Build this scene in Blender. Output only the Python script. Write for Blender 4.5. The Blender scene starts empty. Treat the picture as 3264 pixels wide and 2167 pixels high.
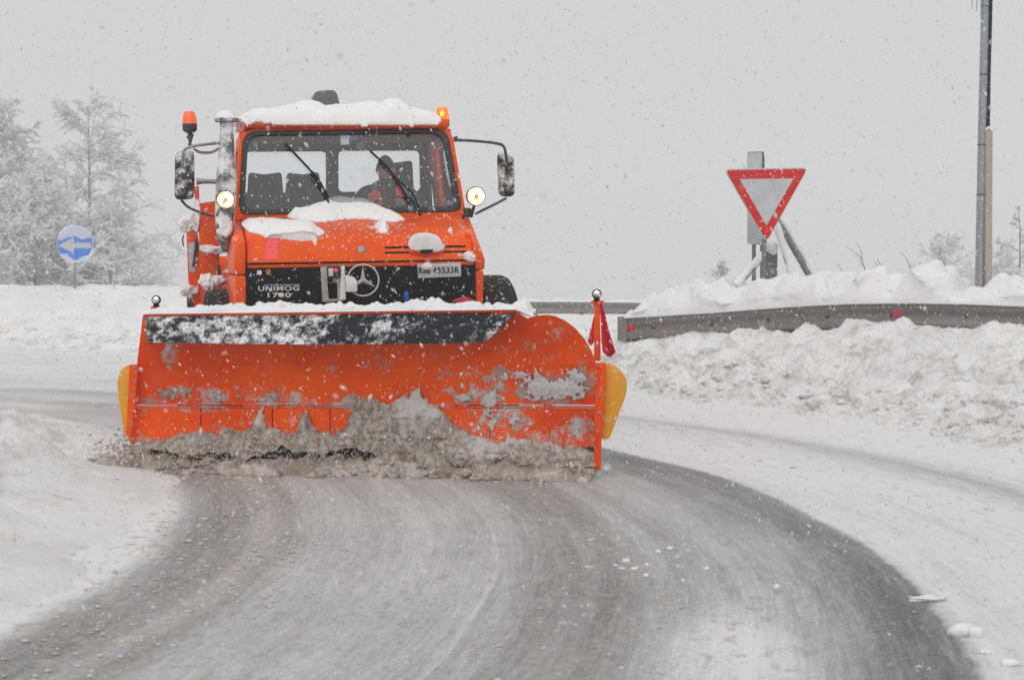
import bpy, bmesh, math
import numpy as np
from mathutils import Matrix, Vector

scene = bpy.context.scene
R = math.radians

# ------------------------------------------------------------------ camera
FPX, CX, CY, CAMH, HOR = 5280.0, 1632.0, 1083.5, 1.29, 880.0
PITCH = math.atan((CY - HOR) / FPX)
cam_d = bpy.data.cameras.new('camera')
cam_d.sensor_width = 36.0
cam_d.lens = 36.0 * FPX / 3264.0
cam_d.clip_start, cam_d.clip_end = 0.05, 2000
cam_d.dof.use_dof = True
cam_d.dof.focus_distance = 11.6
cam_d.dof.aperture_fstop = 5.0
cam = bpy.data.objects.new('camera', cam_d)
cam.location = (0, 0, CAMH)
cam.rotation_euler = (R(90) - PITCH, 0, 0)
scene.collection.objects.link(cam)
scene.camera = cam

# ------------------------------------------------------------------ overcast sky
world = bpy.data.worlds.new('World')
scene.world = world
world.use_nodes = True
wn, wl = world.node_tree.nodes, world.node_tree.links
wn.clear()
SUN_EL, SUN_AZ = R(52), R(190)
sky = wn.new('ShaderNodeTexSky')
sky.sky_type = 'NISHITA'
sky.sun_disc = False
sky.sun_elevation = SUN_EL
sky.sun_rotation = SUN_AZ
sky.dust_density = 6.0
hs = wn.new('ShaderNodeHueSaturation')
hs.inputs['Saturation'].default_value = 0.25
mixw = wn.new('ShaderNodeMix')
mixw.data_type = 'RGBA'
mixw.inputs[0].default_value = 0.94            # thick cloud: an even grey over almost all of the clear sky
mixw.inputs[7].default_value = (6.65, 6.65, 6.72, 1)
bg = wn.new('ShaderNodeBackground')
bg.inputs['Strength'].default_value = 0.1
wo = wn.new('ShaderNodeOutputWorld')
wl.new(sky.outputs[0], hs.inputs['Color'])
wl.new(hs.outputs[0], mixw.inputs[6])
wl.new(mixw.outputs[2], bg.inputs['Color'])
wl.new(bg.outputs[0], wo.inputs['Surface'])

sun_d = bpy.data.lights.new('sun', 'SUN')
sun_d.energy = 1.25
sun_d.angle = R(80)
sun_d.color = (1.0, 0.985, 0.96)
sun = bpy.data.objects.new('sun', sun_d)
sun.rotation_euler = (R(90) - SUN_EL, 0, R(180) - SUN_AZ + R(180) * 0 )
# light travels towards +Y and down: the brighter part of the cloud is behind the camera
sun.rotation_euler = Vector((0.12, math.cos(SUN_EL), -math.sin(SUN_EL))).to_track_quat('-Z', 'Y').to_euler()
scene.collection.objects.link(sun)

scene.view_settings.view_transform = 'Standard'
scene.view_settings.look = 'None'
scene.view_settings.gamma = 1.0
scene.view_settings.exposure = 0.0
scene.view_settings.use_curve_mapping = False
scene.cycles.max_bounces = 6
scene.cycles.transparent_max_bounces = 10
scene.cycles.volume_bounces = 1
scene.cycles.caustics_reflective = False
scene.cycles.caustics_refractive = False
scene.cycles.use_denoising = True

rng = np.random.default_rng(7)

# ------------------------------------------------------------------ helpers: pixels of the photograph to places
CAMP = np.array([0, 0, CAMH])
_cp, _sp = math.cos(PITCH), math.sin(PITCH)

def ray(px, py):
    px, py = np.asarray(px, float), np.asarray(py, float)
    a, b = px - CX, CY - py
    return np.stack([a, FPX * _cp + b * _sp, -FPX * _sp + b * _cp], -1)

def W(px, py, Y):
    d = ray(px, py)
    return CAMP + d * (np.asarray(Y, float) / d[..., 1])[..., None]

def on_plane(px, py, q, n):
    d = ray(px, py)
    t = ((np.asarray(q) - CAMP) @ n) / (d @ n)
    return CAMP + d * t[..., None]

# ------------------------------------------------------------------ helpers: noise
def _hash(i, j, k, seed):
    h = (i * 374761393 + j * 668265263 + k * 2147483647 + seed * 974711) & 0xffffffff
    h = ((h ^ (h >> 13)) * 1274126177) & 0xffffffff
    return ((h ^ (h >> 16)) & 0xffff) / 65535.0

def vnoise(x, y, z=0.0, seed=0):
    x, y = np.asarray(x, float), np.asarray(y, float)
    z = np.zeros_like(x) + z
    xi, yi, zi = np.floor(x).astype(np.int64), np.floor(y).astype(np.int64), np.floor(z).astype(np.int64)
    u, v, w = x - xi, y - yi, z - zi
    u, v, w = [t * t * t * (t * (t * 6 - 15) + 10) for t in (u, v, w)]
    r = 0
    for a in (0, 1):
        for b in (0, 1):
            for c in (0, 1):
                r = r + _hash(xi + a, yi + b, zi + c, seed) * (u if a else 1 - u) * (v if b else 1 - v) * (w if c else 1 - w)
    return r * 2 - 1

def fbm(x, y, z=0.0, o=4, seed=0, gain=.5):
    s, a, f = 0, 1.0, 1.0
    for i in range(o):
        s = s + a * vnoise(np.asarray(x) * f + 13.7 * i, np.asarray(y) * f - 7.1 * i, np.asarray(z) * f, seed + i)
        a *= gain
        f *= 2.03
    return s

def billow(x, y, z=0.0, o=3, seed=0):
    s, a, f = 0, 1.0, 1.0
    for i in range(o):
        s = s + a * (np.abs(vnoise(np.asarray(x) * f + 5.3 * i, np.asarray(y) * f + 9.1 * i, np.asarray(z) * f, seed + i)) * 2 - .5)
        a *= .5
        f *= 2.1
    return s

def sstep(a, b, x):
    t = np.clip((np.asarray(x, float) - a) / (b - a), 0, 1)
    return t * t * (3 - 2 * t)

def sdf_poly(X, Y, poly):
    """signed distance, positive inside"""
    P = np.asarray(poly, float)
    d = np.full(X.shape, 1e18)
    inside = np.zeros(X.shape, bool)
    n = len(P)
    for i in range(n):
        a, b = P[i], P[(i + 1) % n]
        e = b - a
        wx, wy = X - a[0], Y - a[1]
        t = np.clip((wx * e[0] + wy * e[1]) / (e @ e + 1e-12), 0, 1)
        d = np.minimum(d, (wx - e[0] * t) ** 2 + (wy - e[1] * t) ** 2)
        c = ((a[1] <= Y) & (b[1] > Y)) | ((b[1] <= Y) & (a[1] > Y))
        if abs(e[1]) > 1e-12:
            inside ^= c & (X < a[0] + (Y - a[1]) / e[1] * e[0])
    return np.sqrt(d) * np.where(inside, 1, -1)

# ------------------------------------------------------------------ helpers: materials
def new_mat(name):
    m = bpy.data.materials.new(name)
    m.use_nodes = True
    nt = m.node_tree
    b = nt.nodes['Principled BSDF']
    return m, nt, b

def nd(nt, kind, **kw):
    n = nt.nodes.new(kind)
    for k, v in kw.items():
        setattr(n, k, v)
    return n

def maprange(nt, src, lo, hi, a=0.0, b=1.0):
    n = nd(nt, 'ShaderNodeMapRange', interpolation_type='SMOOTHSTEP')
    nt.links.new(src, n.inputs[0])
    for i, v in zip((1, 2, 3, 4), (lo, hi, a, b)):
        n.inputs[i].default_value = v
    return n.outputs[0]

def mixc(nt, fac, c1, c2):
    n = nd(nt, 'ShaderNodeMix', data_type='RGBA')
    if isinstance(fac, float):
        n.inputs[0].default_value = fac
    else:
        nt.links.new(fac, n.inputs[0])
    for idx, c in ((6, c1), (7, c2)):
        if isinstance(c, tuple):
            n.inputs[idx].default_value = c + (1,) if len(c) == 3 else c
        else:
            nt.links.new(c, n.inputs[idx])
    return n.outputs[2]

def math_n(nt, op, a, b=None):
    n = nd(nt, 'ShaderNodeMath', operation=op)
    for i, v in enumerate((a, b)):
        if v is None:
            continue
        if isinstance(v, (int, float)):
            n.inputs[i].default_value = v
        else:
            nt.links.new(v, n.inputs[i])
    return n.outputs[0]

def noise_n(nt, scale, detail=4, stretch=(1, 1, 1), coord='Object', rough=.55, vec=None):
    if vec is None:
        tc = nd(nt, 'ShaderNodeTexCoord')
        vec = tc.outputs[coord]
    mp = nd(nt, 'ShaderNodeMapping')
    mp.inputs['Scale'].default_value = stretch
    nt.links.new(vec, mp.inputs[0])
    n = nd(nt, 'ShaderNodeTexNoise')
    n.inputs['Scale'].default_value = scale
    n.inputs['Detail'].default_value = detail
    n.inputs['Roughness'].default_value = rough
    nt.links.new(mp.outputs[0], n.inputs['Vector'])
    return n.outputs[0]

SNOW = (0.78, 0.78, 0.785)

def mat(name, col, rough=.5, metal=0.0, var=None, bump=None, snow=None, dirt=None, emit=None, spec=None, coat=0):
    """var=(colour, scale, lo, hi, stretch); bump=(scale, distance); snow=(scale, lo, hi, upward weight); dirt=(colour, scale, lo, hi, stretch)"""
    m, nt, b = new_mat(name)
    c = col
    if var:
        st = var[4] if len(var) > 4 else (1, 1, 1)
        c = mixc(nt, maprange(nt, noise_n(nt, var[1], 5, st), var[2], var[3]), c, var[0])
    if dirt:
        st = dirt[4] if len(dirt) > 4 else (1, 1, 1)
        c = mixc(nt, maprange(nt, noise_n(nt, dirt[1], 7, st, rough=.65), dirt[2], dirt[3]), c, dirt[0])
    rgh = None
    if snow:
        n = noise_n(nt, snow[0], 8, rough=.68)
        g = nd(nt, 'ShaderNodeNewGeometry')
        sep = nd(nt, 'ShaderNodeSeparateXYZ')
        nt.links.new(g.outputs['Normal'], sep.inputs[0])
        f = math_n(nt, 'ADD', n, math_n(nt, 'MULTIPLY', sep.outputs[2], snow[3]))
        msk = maprange(nt, f, snow[1], snow[2])
        c = mixc(nt, msk, c, SNOW)
        rgh = maprange(nt, msk, 0, 1, rough, .9)
    if isinstance(c, tuple):
        b.inputs['Base Color'].default_value = c + (1,)
    else:
        nt.links.new(c, b.inputs['Base Color'])
    if rgh is not None:
        nt.links.new(rgh, b.inputs['Roughness'])
    else:
        b.inputs['Roughness'].default_value = rough
    b.inputs['Metallic'].default_value = metal
    if spec is not None:
        b.inputs['Specular IOR Level'].default_value = spec
    if coat:
        b.inputs['Coat Weight'].default_value = coat
    if bump:
        bn = nd(nt, 'ShaderNodeBump')
        bn.inputs['Strength'].default_value = .6
        bn.inputs['Distance'].default_value = bump[1]
        nt.links.new(noise_n(nt, bump[0], 6), bn.inputs['Height'])
        nt.links.new(bn.outputs[0], b.inputs['Normal'])
    if emit:
        b.inputs['Emission Color'].default_value = emit[0] + (1,)
        b.inputs['Emission Strength'].default_value = emit[1]
    return m

def glass_mat(name, tint, refl, frost):
    m, nt, b = new_mat(name)
    nt.nodes.remove(b)
    out = nt.nodes['Material Output']
    tr = nd(nt, 'ShaderNodeBsdfTransparent')
    tr.inputs[0].default_value = tint + (1,)
    gl = nd(nt, 'ShaderNodeBsdfGlossy')
    gl.inputs['Roughness'].default_value = .04
    gl.inputs['Color'].default_value = (.9, .92, .93, 1)
    df = nd(nt, 'ShaderNodeBsdfDiffuse')
    df.inputs[0].default_value = SNOW + (1,)
    m1 = nd(nt, 'ShaderNodeMixShader')
    fr = nd(nt, 'ShaderNodeFresnel')
    fr.inputs[0].default_value = 1.45
    nt.links.new(math_n(nt, 'ADD', math_n(nt, 'MULTIPLY', fr.outputs[0], 1.0), refl), m1.inputs[0])
    nt.links.new(tr.outputs[0], m1.inputs[1])
    nt.links.new(gl.outputs[0], m1.inputs[2])
    m2 = nd(nt, 'ShaderNodeMixShader')
    nt.links.new(maprange(nt, noise_n(nt, 9, 8, rough=.75), .52, .95, frost[0], frost[1]), m2.inputs[0])
    nt.links.new(m1.outputs[0], m2.inputs[1])
    nt.links.new(df.outputs[0], m2.inputs[2])
    nt.links.new(m2.outputs[0], out.inputs[0])
    return m

M = {}
ORANGE = (0.84, 0.105, 0.002)
M['orange'] = mat('orange_paint', ORANGE, .38, spec=.12, var=((0.70, 0.070, 0.004), 2.2, .35, .75), bump=(9, .0015), snow=(34, .82, 1.02, .25), dirt=((.42, .15, .08), 6, .56, .84, (1, 1, .45)))
M['plough_paint'] = mat('plough_paint', (0.90, 0.085, 0.003), .45, spec=.15, var=((0.70, 0.046, 0.003), 2.0, .35, .7), bump=(5, .004), snow=(60, .74, .86, .1), dirt=((.40, .20, .11), 13, .57, .80, (1, 1, .6)))
M['black'] = mat('black_grille', (0.006, .006, .007), .55, var=((.012, .012, .013), 30, .5, .8), spec=.08)
M['rubber'] = mat('black_rubber', (0.014, .014, .017), .6, snow=(34, .70, .95, .2), bump=(30, .003))
M['gasket'] = mat('window_gasket', (0.010, .010, .011), .5, snow=(70, .66, .78, .1))
M['deflector'] = mat('snowy_rubber', (0.016, .017, .022), .6, snow=(12, .52, .63, .05), bump=(22, .012))
M['tyre'] = mat('tyre_rubber', (0.016, .016, .018), .8, spec=.2, snow=(22, .70, .98, .2), bump=(18, .01))
M['dark_metal'] = mat('dark_metal', (0.05, .052, .056), .5, .4, snow=(25, .70, .9, .3))
M['steel'] = mat('dull_steel', (0.30, .31, .32), .45, .6, snow=(20, .68, .9, .25))
M['grey_plastic'] = mat('grey_frosted_plastic', (0.13, .13, .135), .6, snow=(14, .58, .82, .2), bump=(16, .006))
M['snorkel'] = mat('frosted_snorkel', (0.10, .10, .105), .6, snow=(9, .40, .62, .1), bump=(18, .006))
M['interior'] = mat('cab_lining', (0.060, .052, .046), .8, var=((.05, .048, .046), 6, .4, .7))
M['seat'] = mat('seat_cloth', (0.045, .046, .048), .9, var=((.03, .03, .03), 20, .4, .7))
M['glass'] = glass_mat('windscreen_glass', (.95, .96, .96), .02, (.01, .20))
M['clear_glass'] = glass_mat('window_glass', (.92, .94, .95), .02, (.0, .10))
M['mirror'] = mat('frosted_mirror_housing', (0.012, .012, .013), .6, snow=(11, .42, .62, .1), bump=(20, .004))
M['chrome'] = mat('bright_metal', (.75, .76, .78), .18, 1.0)
M['silver'] = mat('silver_trim', (.62, .62, .63), .4, .3)
M['white_paint'] = mat('white_paint', (.74, .74, .74), .5, var=((.6, .6, .6), 9, .4, .7))
M['galv'] = mat('galvanised_steel', (.40, .40, .40), .5, .35, var=((.26, .25, .24), 7, .4, .7), snow=(30, .76, .95, .1), bump=(40, .002))
M['rail'] = mat('guardrail_steel', (.20, .20, .20), .5, .35, var=((.17, .16, .15), 3.2, .38, .7, (1, 1, 2)), snow=(34, .72, .92, .22), dirt=((.25, .20, .155), 4, .44, .66, (1, 1, 2.5)), bump=(25, .003))
M['snow'] = mat('snow', SNOW, .85, var=((.70, .70, .71), 3, .4, .75), bump=(55, .008), spec=.2)
M['snow_fine'] = mat('fresh_snow', (.80, .80, .80), .9, bump=(28, .006), spec=.15)
M['yellow'] = mat('yellow_plastic', (.80, .36, .006), .5, snow=(9, .58, .80, .05), var=((.70, .30, .006), 3, .4, .7))
M['red_cloth'] = mat('red_cloth', (.68, .006, .012), .8, snow=(45, .70, .82, .1), var=((.42, .003, .006), 5, .4, .7))
M['red_plastic'] = mat('red_reflector', (.50, .01, .02), .3, snow=(45, .72, .82, .1))
M['blue_plastic'] = mat('blue_plastic', (.02, .10, .45), .4)
M['tape'] = mat('red_reflective_tape', (.85, .06, .06), .4, snow=(40, .66, .95, .2))
M['sticker_orange'] = mat('ochre_sticker', (.55, .24, .06), .6, var=((.3, .12, .03), 60, .4, .6))
M['amber_faint_glow'] = mat('amber_lens', (.80, .10, .015), .22, emit=((1, .16, .02), .25), coat=.4)  # unlit lens; a faint glow is put in to look translucent
M['amber_lit'] = mat('amber_lens_lit', (.85, .14, .01), .22, emit=((1, .20, .01), .75), coat=.4)
M['flash'] = mat('beacon_flash', (1, .6, .1), .3, emit=((1, .55, .03), 3.0))
M['lamp_lit'] = mat('lit_lamp_glass', (1, .93, .8), .2, var=((.9, .7, .4), 30, .4, .6), emit=((1, .74, .34), 1.9))
M['lamp_core'] = mat('lamp_bulb_cap', (.45, .26, .10), .5, emit=((1, .5, .12), .35))
M['lamp_ring'] = mat('amber_lamp_rim', (.35, .17, .06), .3, .5)
M['red_led'] = mat('red_indicator', (.8, .02, .03), .3, emit=((1, .05, .04), .8))
M['skin'] = mat('skin', (.38, .20, .14), .6)
M['hair'] = mat('dark_knit', (.035, .032, .03), .9, bump=(60, .003))
M['jacket'] = mat('dark_jacket', (.03, .032, .042), .85, bump=(22, .006))
M['vest'] = mat('orange_vest', (.95, .10, .03), .8, bump=(14, .008))
M['reflect'] = mat('grey_reflective_strip', (.42, .43, .44), .5)
M['tan_tube'] = mat('tan_conduit', (.40, .35, .28), .55, var=((.33, .28, .22), 6, .4, .7, (1, 1, .2)), snow=(30, .74, .92, .1))
M['sign_white'] = mat('sign_white', (.50, .51, .53), .45, var=((.44, .45, .47), 5, .4, .7))
M['sign_red'] = mat('sign_red', (.62, .014, .010), .5, spec=.15, snow=(38, .70, .82, 0), var=((.52, .015, .012), 6, .4, .7))
M['sign_grey'] = mat('sign_edge_grey', (.48, .50, .51), .45, snow=(20, .7, .9, .3))
M['sign_green'] = mat('pale_green_panel', (.42, .48, .465), .5, var=((.50, .53, .52), 4, .4, .7), snow=(10, .68, .95, .1))
M['sign_blue'] = mat('sign_blue', (.055, .19, .70), .5, var=((.10, .25, .72), 9, .4, .7), snow=(30, .74, .98, 0))
M['post'] = mat('frosted_post', (.16, .16, .165), .6, .2, snow=(30, .62, .82, .2))
M['bark'] = mat('frosted_bark', (.13, .125, .12), .9, snow=(14, .55, .80, .55))
M['twig'] = mat('twig_bark', (.58, .575, .57), .9, snow=(20, .42, .72, .5))
M['rime'] = mat('rime_snow', (.80, .80, .81), .9, var=((.72, .72, .73), 2, .4, .7))

def rime_mat():
    m, nt, b = new_mat('rime_snow')
    c = mixc(nt, maprange(nt, noise_n(nt, 2, 4), .4, .75), (.93, .93, .935), (.87, .87, .88))
    nt.links.new(c, b.inputs['Base Color'])
    b.inputs['Roughness'].default_value = .9
    b.inputs['Specular IOR Level'].default_value = .1
    tr = nd(nt, 'ShaderNodeBsdfTranslucent')
    nt.links.new(c, tr.inputs[0])
    mx = nd(nt, 'ShaderNodeMixShader')
    mx.inputs[0].default_value = .45
    nt.links.new(b.outputs[0], mx.inputs[1])
    nt.links.new(tr.outputs[0], mx.inputs[2])
    nt.links.new(mx.outputs[0], nt.nodes['Material Output'].inputs[0])
    return m
M['rime'] = rime_mat()

def deflector_mat():
    m, nt, b = new_mat('snowy_rubber')
    n1, n2, n3 = noise_n(nt, 3.5, 5), noise_n(nt, 16, 6, rough=.7), noise_n(nt, 85, 3)
    tc = nd(nt, 'ShaderNodeTexCoord')
    sep = nd(nt, 'ShaderNodeSeparateXYZ')
    nt.links.new(tc.outputs['Object'], sep.inputs[0])
    f = math_n(nt, 'ADD', math_n(nt, 'MULTIPLY', n1, .42), math_n(nt, 'ADD', math_n(nt, 'MULTIPLY', n2, .66), math_n(nt, 'MULTIPLY', n3, .20)))
    f = math_n(nt, 'SUBTRACT', f, math_n(nt, 'MULTIPLY', sep.outputs[0], .045))
    c = mixc(nt, maprange(nt, f, .62, .80), (.012, .013, .018), SNOW)
    nt.links.new(c, b.inputs['Base Color'])
    b.inputs['Roughness'].default_value = .7
    b.inputs['Specular IOR Level'].default_value = .2
    bn = nd(nt, 'ShaderNodeBump')
    bn.inputs['Strength'].default_value = .8
    bn.inputs['Distance'].default_value = .02
    nt.links.new(f, bn.inputs['Height'])
    nt.links.new(bn.outputs[0], b.inputs['Normal'])
    return m
M['deflector'] = deflector_mat()

def plough_mat():
    m, nt, b = new_mat('plough_paint')
    c = mixc(nt, maprange(nt, noise_n(nt, 2.0, 5), .35, .7), (.94, .105, .002), (.76, .060, .002))
    c = mixc(nt, maprange(nt, noise_n(nt, 14, 7, (1, 1, .35), rough=.66), .55, .84), c, (.46, .16, .07))
    c = mixc(nt, maprange(nt, noise_n(nt, 60, 5, rough=.7), .66, .78, 0, .8), c, (.62, .52, .46))
    at = nd(nt, 'ShaderNodeAttribute', attribute_name='film')
    n = math_n(nt, 'SUBTRACT', math_n(nt, 'ADD', math_n(nt, 'MULTIPLY', noise_n(nt, 9, 8, rough=.68), .75), math_n(nt, 'MULTIPLY', noise_n(nt, 48, 6, (1, 1, .5), rough=.7), .55)), .65)
    f = maprange(nt, math_n(nt, 'ADD', at.outputs['Fac'], math_n(nt, 'MULTIPLY', n, 2.5)), .36, .90)
    gy = mixc(nt, maprange(nt, noise_n(nt, 7, 5), .4, .65), (.40, .34, .29), (.60, .57, .56))
    c = mixc(nt, math_n(nt, 'MULTIPLY', f, .93), c, gy)
    nt.links.new(c, b.inputs['Base Color'])
    nt.links.new(maprange(nt, f, 0, 1, .42, .8), b.inputs['Roughness'])
    b.inputs['Specular IOR Level'].default_value = .06
    bn = nd(nt, 'ShaderNodeBump')
    bn.inputs['Strength'].default_value = .6
    bn.inputs['Distance'].default_value = .006
    nt.links.new(math_n(nt, 'ADD', noise_n(nt, 5, 5), f), bn.inputs['Height'])
    nt.links.new(bn.outputs[0], b.inputs['Normal'])
    return m
M['plough_paint'] = plough_mat()

def lamp_mat():
    m, nt, b = new_mat('lit_lamp_glass')
    n = maprange(nt, noise_n(nt, 16, 3), .42, .66)
    c = mixc(nt, n, (1.0, .80, .42), (1.0, .42, .10))
    nt.links.new(c, b.inputs['Emission Color'])
    nt.links.new(maprange(nt, n, 0, 1, 2.3, .9), b.inputs['Emission Strength'])
    b.inputs['Base Color'].default_value = (.8, .7, .5, 1)
    b.inputs['Roughness'].default_value = .2
    return m
M['lamp_lit'] = lamp_mat()

def slush_mat():
    m, nt, b = new_mat('slush')
    n1 = noise_n(nt, 5, 6)
    n2 = noise_n(nt, 38, 5, (1, 1, .5))
    c = mixc(nt, maprange(nt, n1, .36, .68), (.25, .21, .165), (.53, .48, .42))
    c = mixc(nt, maprange(nt, n2, .56, .78), c, (.66, .64, .62))
    nt.links.new(c, b.inputs['Base Color'])
    b.inputs['Roughness'].default_value = .55
    bn = nd(nt, 'ShaderNodeBump')
    bn.inputs['Strength'].default_value = .8
    bn.inputs['Distance'].default_value = .014
    nt.links.new(noise_n(nt, 46, 6), bn.inputs['Height'])
    nt.links.new(bn.outputs[0], b.inputs['Normal'])
    return m
M['slush'] = slush_mat()

M['crumb'] = mat('beige_slush_crumb', (.52, .47, .41), .7, var=((.66, .63, .60), 9, .4, .6))
def crust_mat():
    m, nt, b = new_mat('slush_crust')
    at = nd(nt, 'ShaderNodeAttribute', attribute_name='clean')
    n2 = noise_n(nt, 26, 6, (1, 1, .35))
    c = mixc(nt, maprange(nt, n2, .34, .70), (.21, .175, .14), (.46, .42, .375))
    f = math_n(nt, 'ADD', math_n(nt, 'ADD', at.outputs['Fac'], .06), math_n(nt, 'MULTIPLY', math_n(nt, 'SUBTRACT', noise_n(nt, 15, 7, (1, 1, .4), rough=.66), .5), 1.9))
    c = mixc(nt, maprange(nt, f, .25, .85), c, (.60, .57, .56))
    nt.links.new(c, b.inputs['Base Color'])
    b.inputs['Roughness'].default_value = .6
    bn = nd(nt, 'ShaderNodeBump')
    bn.inputs['Strength'].default_value = .7
    bn.inputs['Distance'].default_value = .012
    nt.links.new(noise_n(nt, 50, 6, (1, 1, .6)), bn.inputs['Height'])
    nt.links.new(bn.outputs[0], b.inputs['Normal'])
    return m
M['crust'] = crust_mat()

def ground_mat():
    m, nt, b = new_mat('snow_ground')
    at = nd(nt, 'ShaderNodeAttribute', attribute_name='dirty')
    n1 = noise_n(nt, 2.2, 8, rough=.62)
    n2 = noise_n(nt, 11, 7, rough=.65)
    f = math_n(nt, 'MULTIPLY', maprange(nt, math_n(nt, 'ADD', n1, math_n(nt, 'MULTIPLY', n2, .7)), .80, 1.12), at.outputs['Fac'])
    c = mixc(nt, maprange(nt, noise_n(nt, .8, 5), .35, .7), (.86, .86, .862), (.79, .79, .795))
    c = mixc(nt, f, c, (.46, .41, .36))
    nt.links.new(c, b.inputs['Base Color'])
    b.inputs['Roughness'].default_value = .85
    b.inputs['Specular IOR Level'].default_value = .2
    bn = nd(nt, 'ShaderNodeBump')
    bn.inputs['Strength'].default_value = 1.0
    bn.inputs['Distance'].default_value = .045
    nt.links.new(noise_n(nt, 13, 9, rough=.66), bn.inputs['Height'])
    nt.links.new(bn.outputs[0], b.inputs['Normal'])
    return m
M['ground'] = ground_mat()

RCX, RCY = -11.0, 7.5      # centre of the bend

def road_mat():
    m, nt, b = new_mat('snowy_asphalt')
    g = nd(nt, 'ShaderNodeNewGeometry')
    sub = nd(nt, 'ShaderNodeVectorMath', operation='SUBTRACT')
    nt.links.new(g.outputs['Position'], sub.inputs[0])
    sub.inputs[1].default_value = (RCX, RCY, 0)
    ln = nd(nt, 'ShaderNodeVectorMath', operation='LENGTH')
    nt.links.new(sub.outputs[0], ln.inputs[0])
    sep = nd(nt, 'ShaderNodeSeparateXYZ')
    nt.links.new(sub.outputs[0], sep.inputs[0])
    th = math_n(nt, 'ARCTAN2', sep.outputs[1], sep.outputs[0])
    r = ln.outputs['Value']
    # coordinates along the bend
    cmb = nd(nt, 'ShaderNodeCombineXYZ')
    nt.links.new(r, cmb.inputs[0])
    nt.links.new(math_n(nt, 'MULTIPLY', th, 12.0), cmb.inputs[1])
    V = cmb.outputs[0]
    # wobble of the tracks
    wob = math_n(nt, 'MULTIPLY', math_n(nt, 'SUBTRACT', noise_n(nt, .55, 3, vec=V), .5), .18)
    wob2 = math_n(nt, 'MULTIPLY', math_n(nt, 'SUBTRACT', noise_n(nt, 7, 6, vec=V), .5), .07)
    rr = math_n(nt, 'ADD', math_n(nt, 'ADD', r, wob), wob2)
    ramp = nd(nt, 'ShaderNodeValToRGB')
    nt.links.new(maprange_lin(nt, rr, 8.5, 17.0), ramp.inputs[0])
    stops = [(8.5, 1.45), (9.1, 1.4), (9.25, .95), (9.40, .48), (9.62, .34), (9.72, .46), (9.78, .66), (9.84, .64), (9.90, .48), (10.0, .62), (10.3, .68),
             (10.7, .68), (11.0, .62), (11.15, .46), (11.45, .42), (11.62, .60), (11.75, .52), (12.0, .64), (12.15, .62), (12.28, .42), (12.45, .30), (12.69, .27),
             (12.72, .84), (13.0, .97), (13.6, .94), (13.95, .82), (14.15, .58), (14.4, .90), (14.9, 1.2), (17.0, 1.3)]
    cr = ramp.color_ramp
    while len(cr.elements) > 1:
        cr.elements.remove(cr.elements[-1])
    cr.elements[0].position, cr.elements[0].color = 0.0, (stops[0][1],) * 3 + (1,)
    for s, v in stops[1:]:
        v = (v + .03) / 1.5
        e = cr.elements.new((s - 8.5) / 8.5)
        e.color = (v, v, v, 1)
    cover = math_n(nt, 'MULTIPLY', ramp.outputs[0], 1.5)
    streak = math_n(nt, 'SUBTRACT', noise_n(nt, 16, 5, (1, .035, 1), vec=V), .5)
    fine = math_n(nt, 'SUBTRACT', noise_n(nt, 62, 4, (1, .05, 1), vec=V), .5)
    patch = math_n(nt, 'SUBTRACT', noise_n(nt, 1.5, 6, (1, .35, 1), vec=V), .5)
    grain = math_n(nt, 'SUBTRACT', noise_n(nt, 150, 4, coord='Object'), .5)
    grain2 = math_n(nt, 'SUBTRACT', noise_n(nt, 34, 6, coord='Object', rough=.7), .5)
    band = math_n(nt, 'SUBTRACT', noise_n(nt, 4.5, 3, (1, .05, 1), vec=V), .5)
    cover = math_n(nt, 'SUBTRACT', cover, maprange(nt, math_n(nt, 'ABSOLUTE', math_n(nt, 'SUBTRACT', rr, 11.0)), 1.55, 1.78, .16, .05))
    s = math_n(nt, 'ADD', cover, math_n(nt, 'MULTIPLY', streak, .42))
    s = math_n(nt, 'ADD', s, math_n(nt, 'MULTIPLY', band, .36))
    s = math_n(nt, 'ADD', s, math_n(nt, 'MULTIPLY', fine, .42))
    s = math_n(nt, 'ADD', s, math_n(nt, 'MULTIPLY', patch, .38))
    s = math_n(nt, 'ADD', s, math_n(nt, 'MULTIPLY', grain, .95))
    s = math_n(nt, 'ADD', s, math_n(nt, 'MULTIPLY', grain2, .62))
    ln1 = math_n(nt, 'ABSOLUTE', math_n(nt, 'SUBTRACT', math_n(nt, 'ADD', r, math_n(nt, 'MULTIPLY', wob, .5)), 10.93))
    s = math_n(nt, 'ADD', s, maprange(nt, math_n(nt, 'ADD', ln1, math_n(nt, 'MULTIPLY', patch, .02)), .002, .016, .12, 0.0))
    ds = nd(nt, 'ShaderNodeVectorMath', operation='SUBTRACT')
    nt.links.new(V, ds.inputs[0])
    ds.inputs[1].default_value = (11.93, -1.9, 0)
    dm = nd(nt, 'ShaderNodeVectorMath', operation='MULTIPLY')
    nt.links.new(ds.outputs[0], dm.inputs[0])
    dm.inputs[1].default_value = (3.1, .95, 0)
    dl = nd(nt, 'ShaderNodeVectorMath', operation='LENGTH')
    nt.links.new(dm.outputs[0], dl.inputs[0])
    s = math_n(nt, 'ADD', s, maprange(nt, math_n(nt, 'ADD', dl.outputs['Value'], math_n(nt, 'MULTIPLY', patch, 1.4)), .2, 1.1, .42, 0.0))
    far = maprange(nt, th, .50, .85, 0.0, .72)
    worn = math_n(nt, 'ADD', math_n(nt, 'MULTIPLY', math_n(nt, 'ADD', streak, patch), .75), .66)
    s = math_n(nt, 'ADD', math_n(nt, 'MULTIPLY', s, math_n(nt, 'SUBTRACT', 1.0, far)), math_n(nt, 'MULTIPLY', worn, far))
    c = mixc(nt, maprange_lin(nt, s, 0.0, .95), (.12, .12, .122), (.78, .78, .785))
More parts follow.
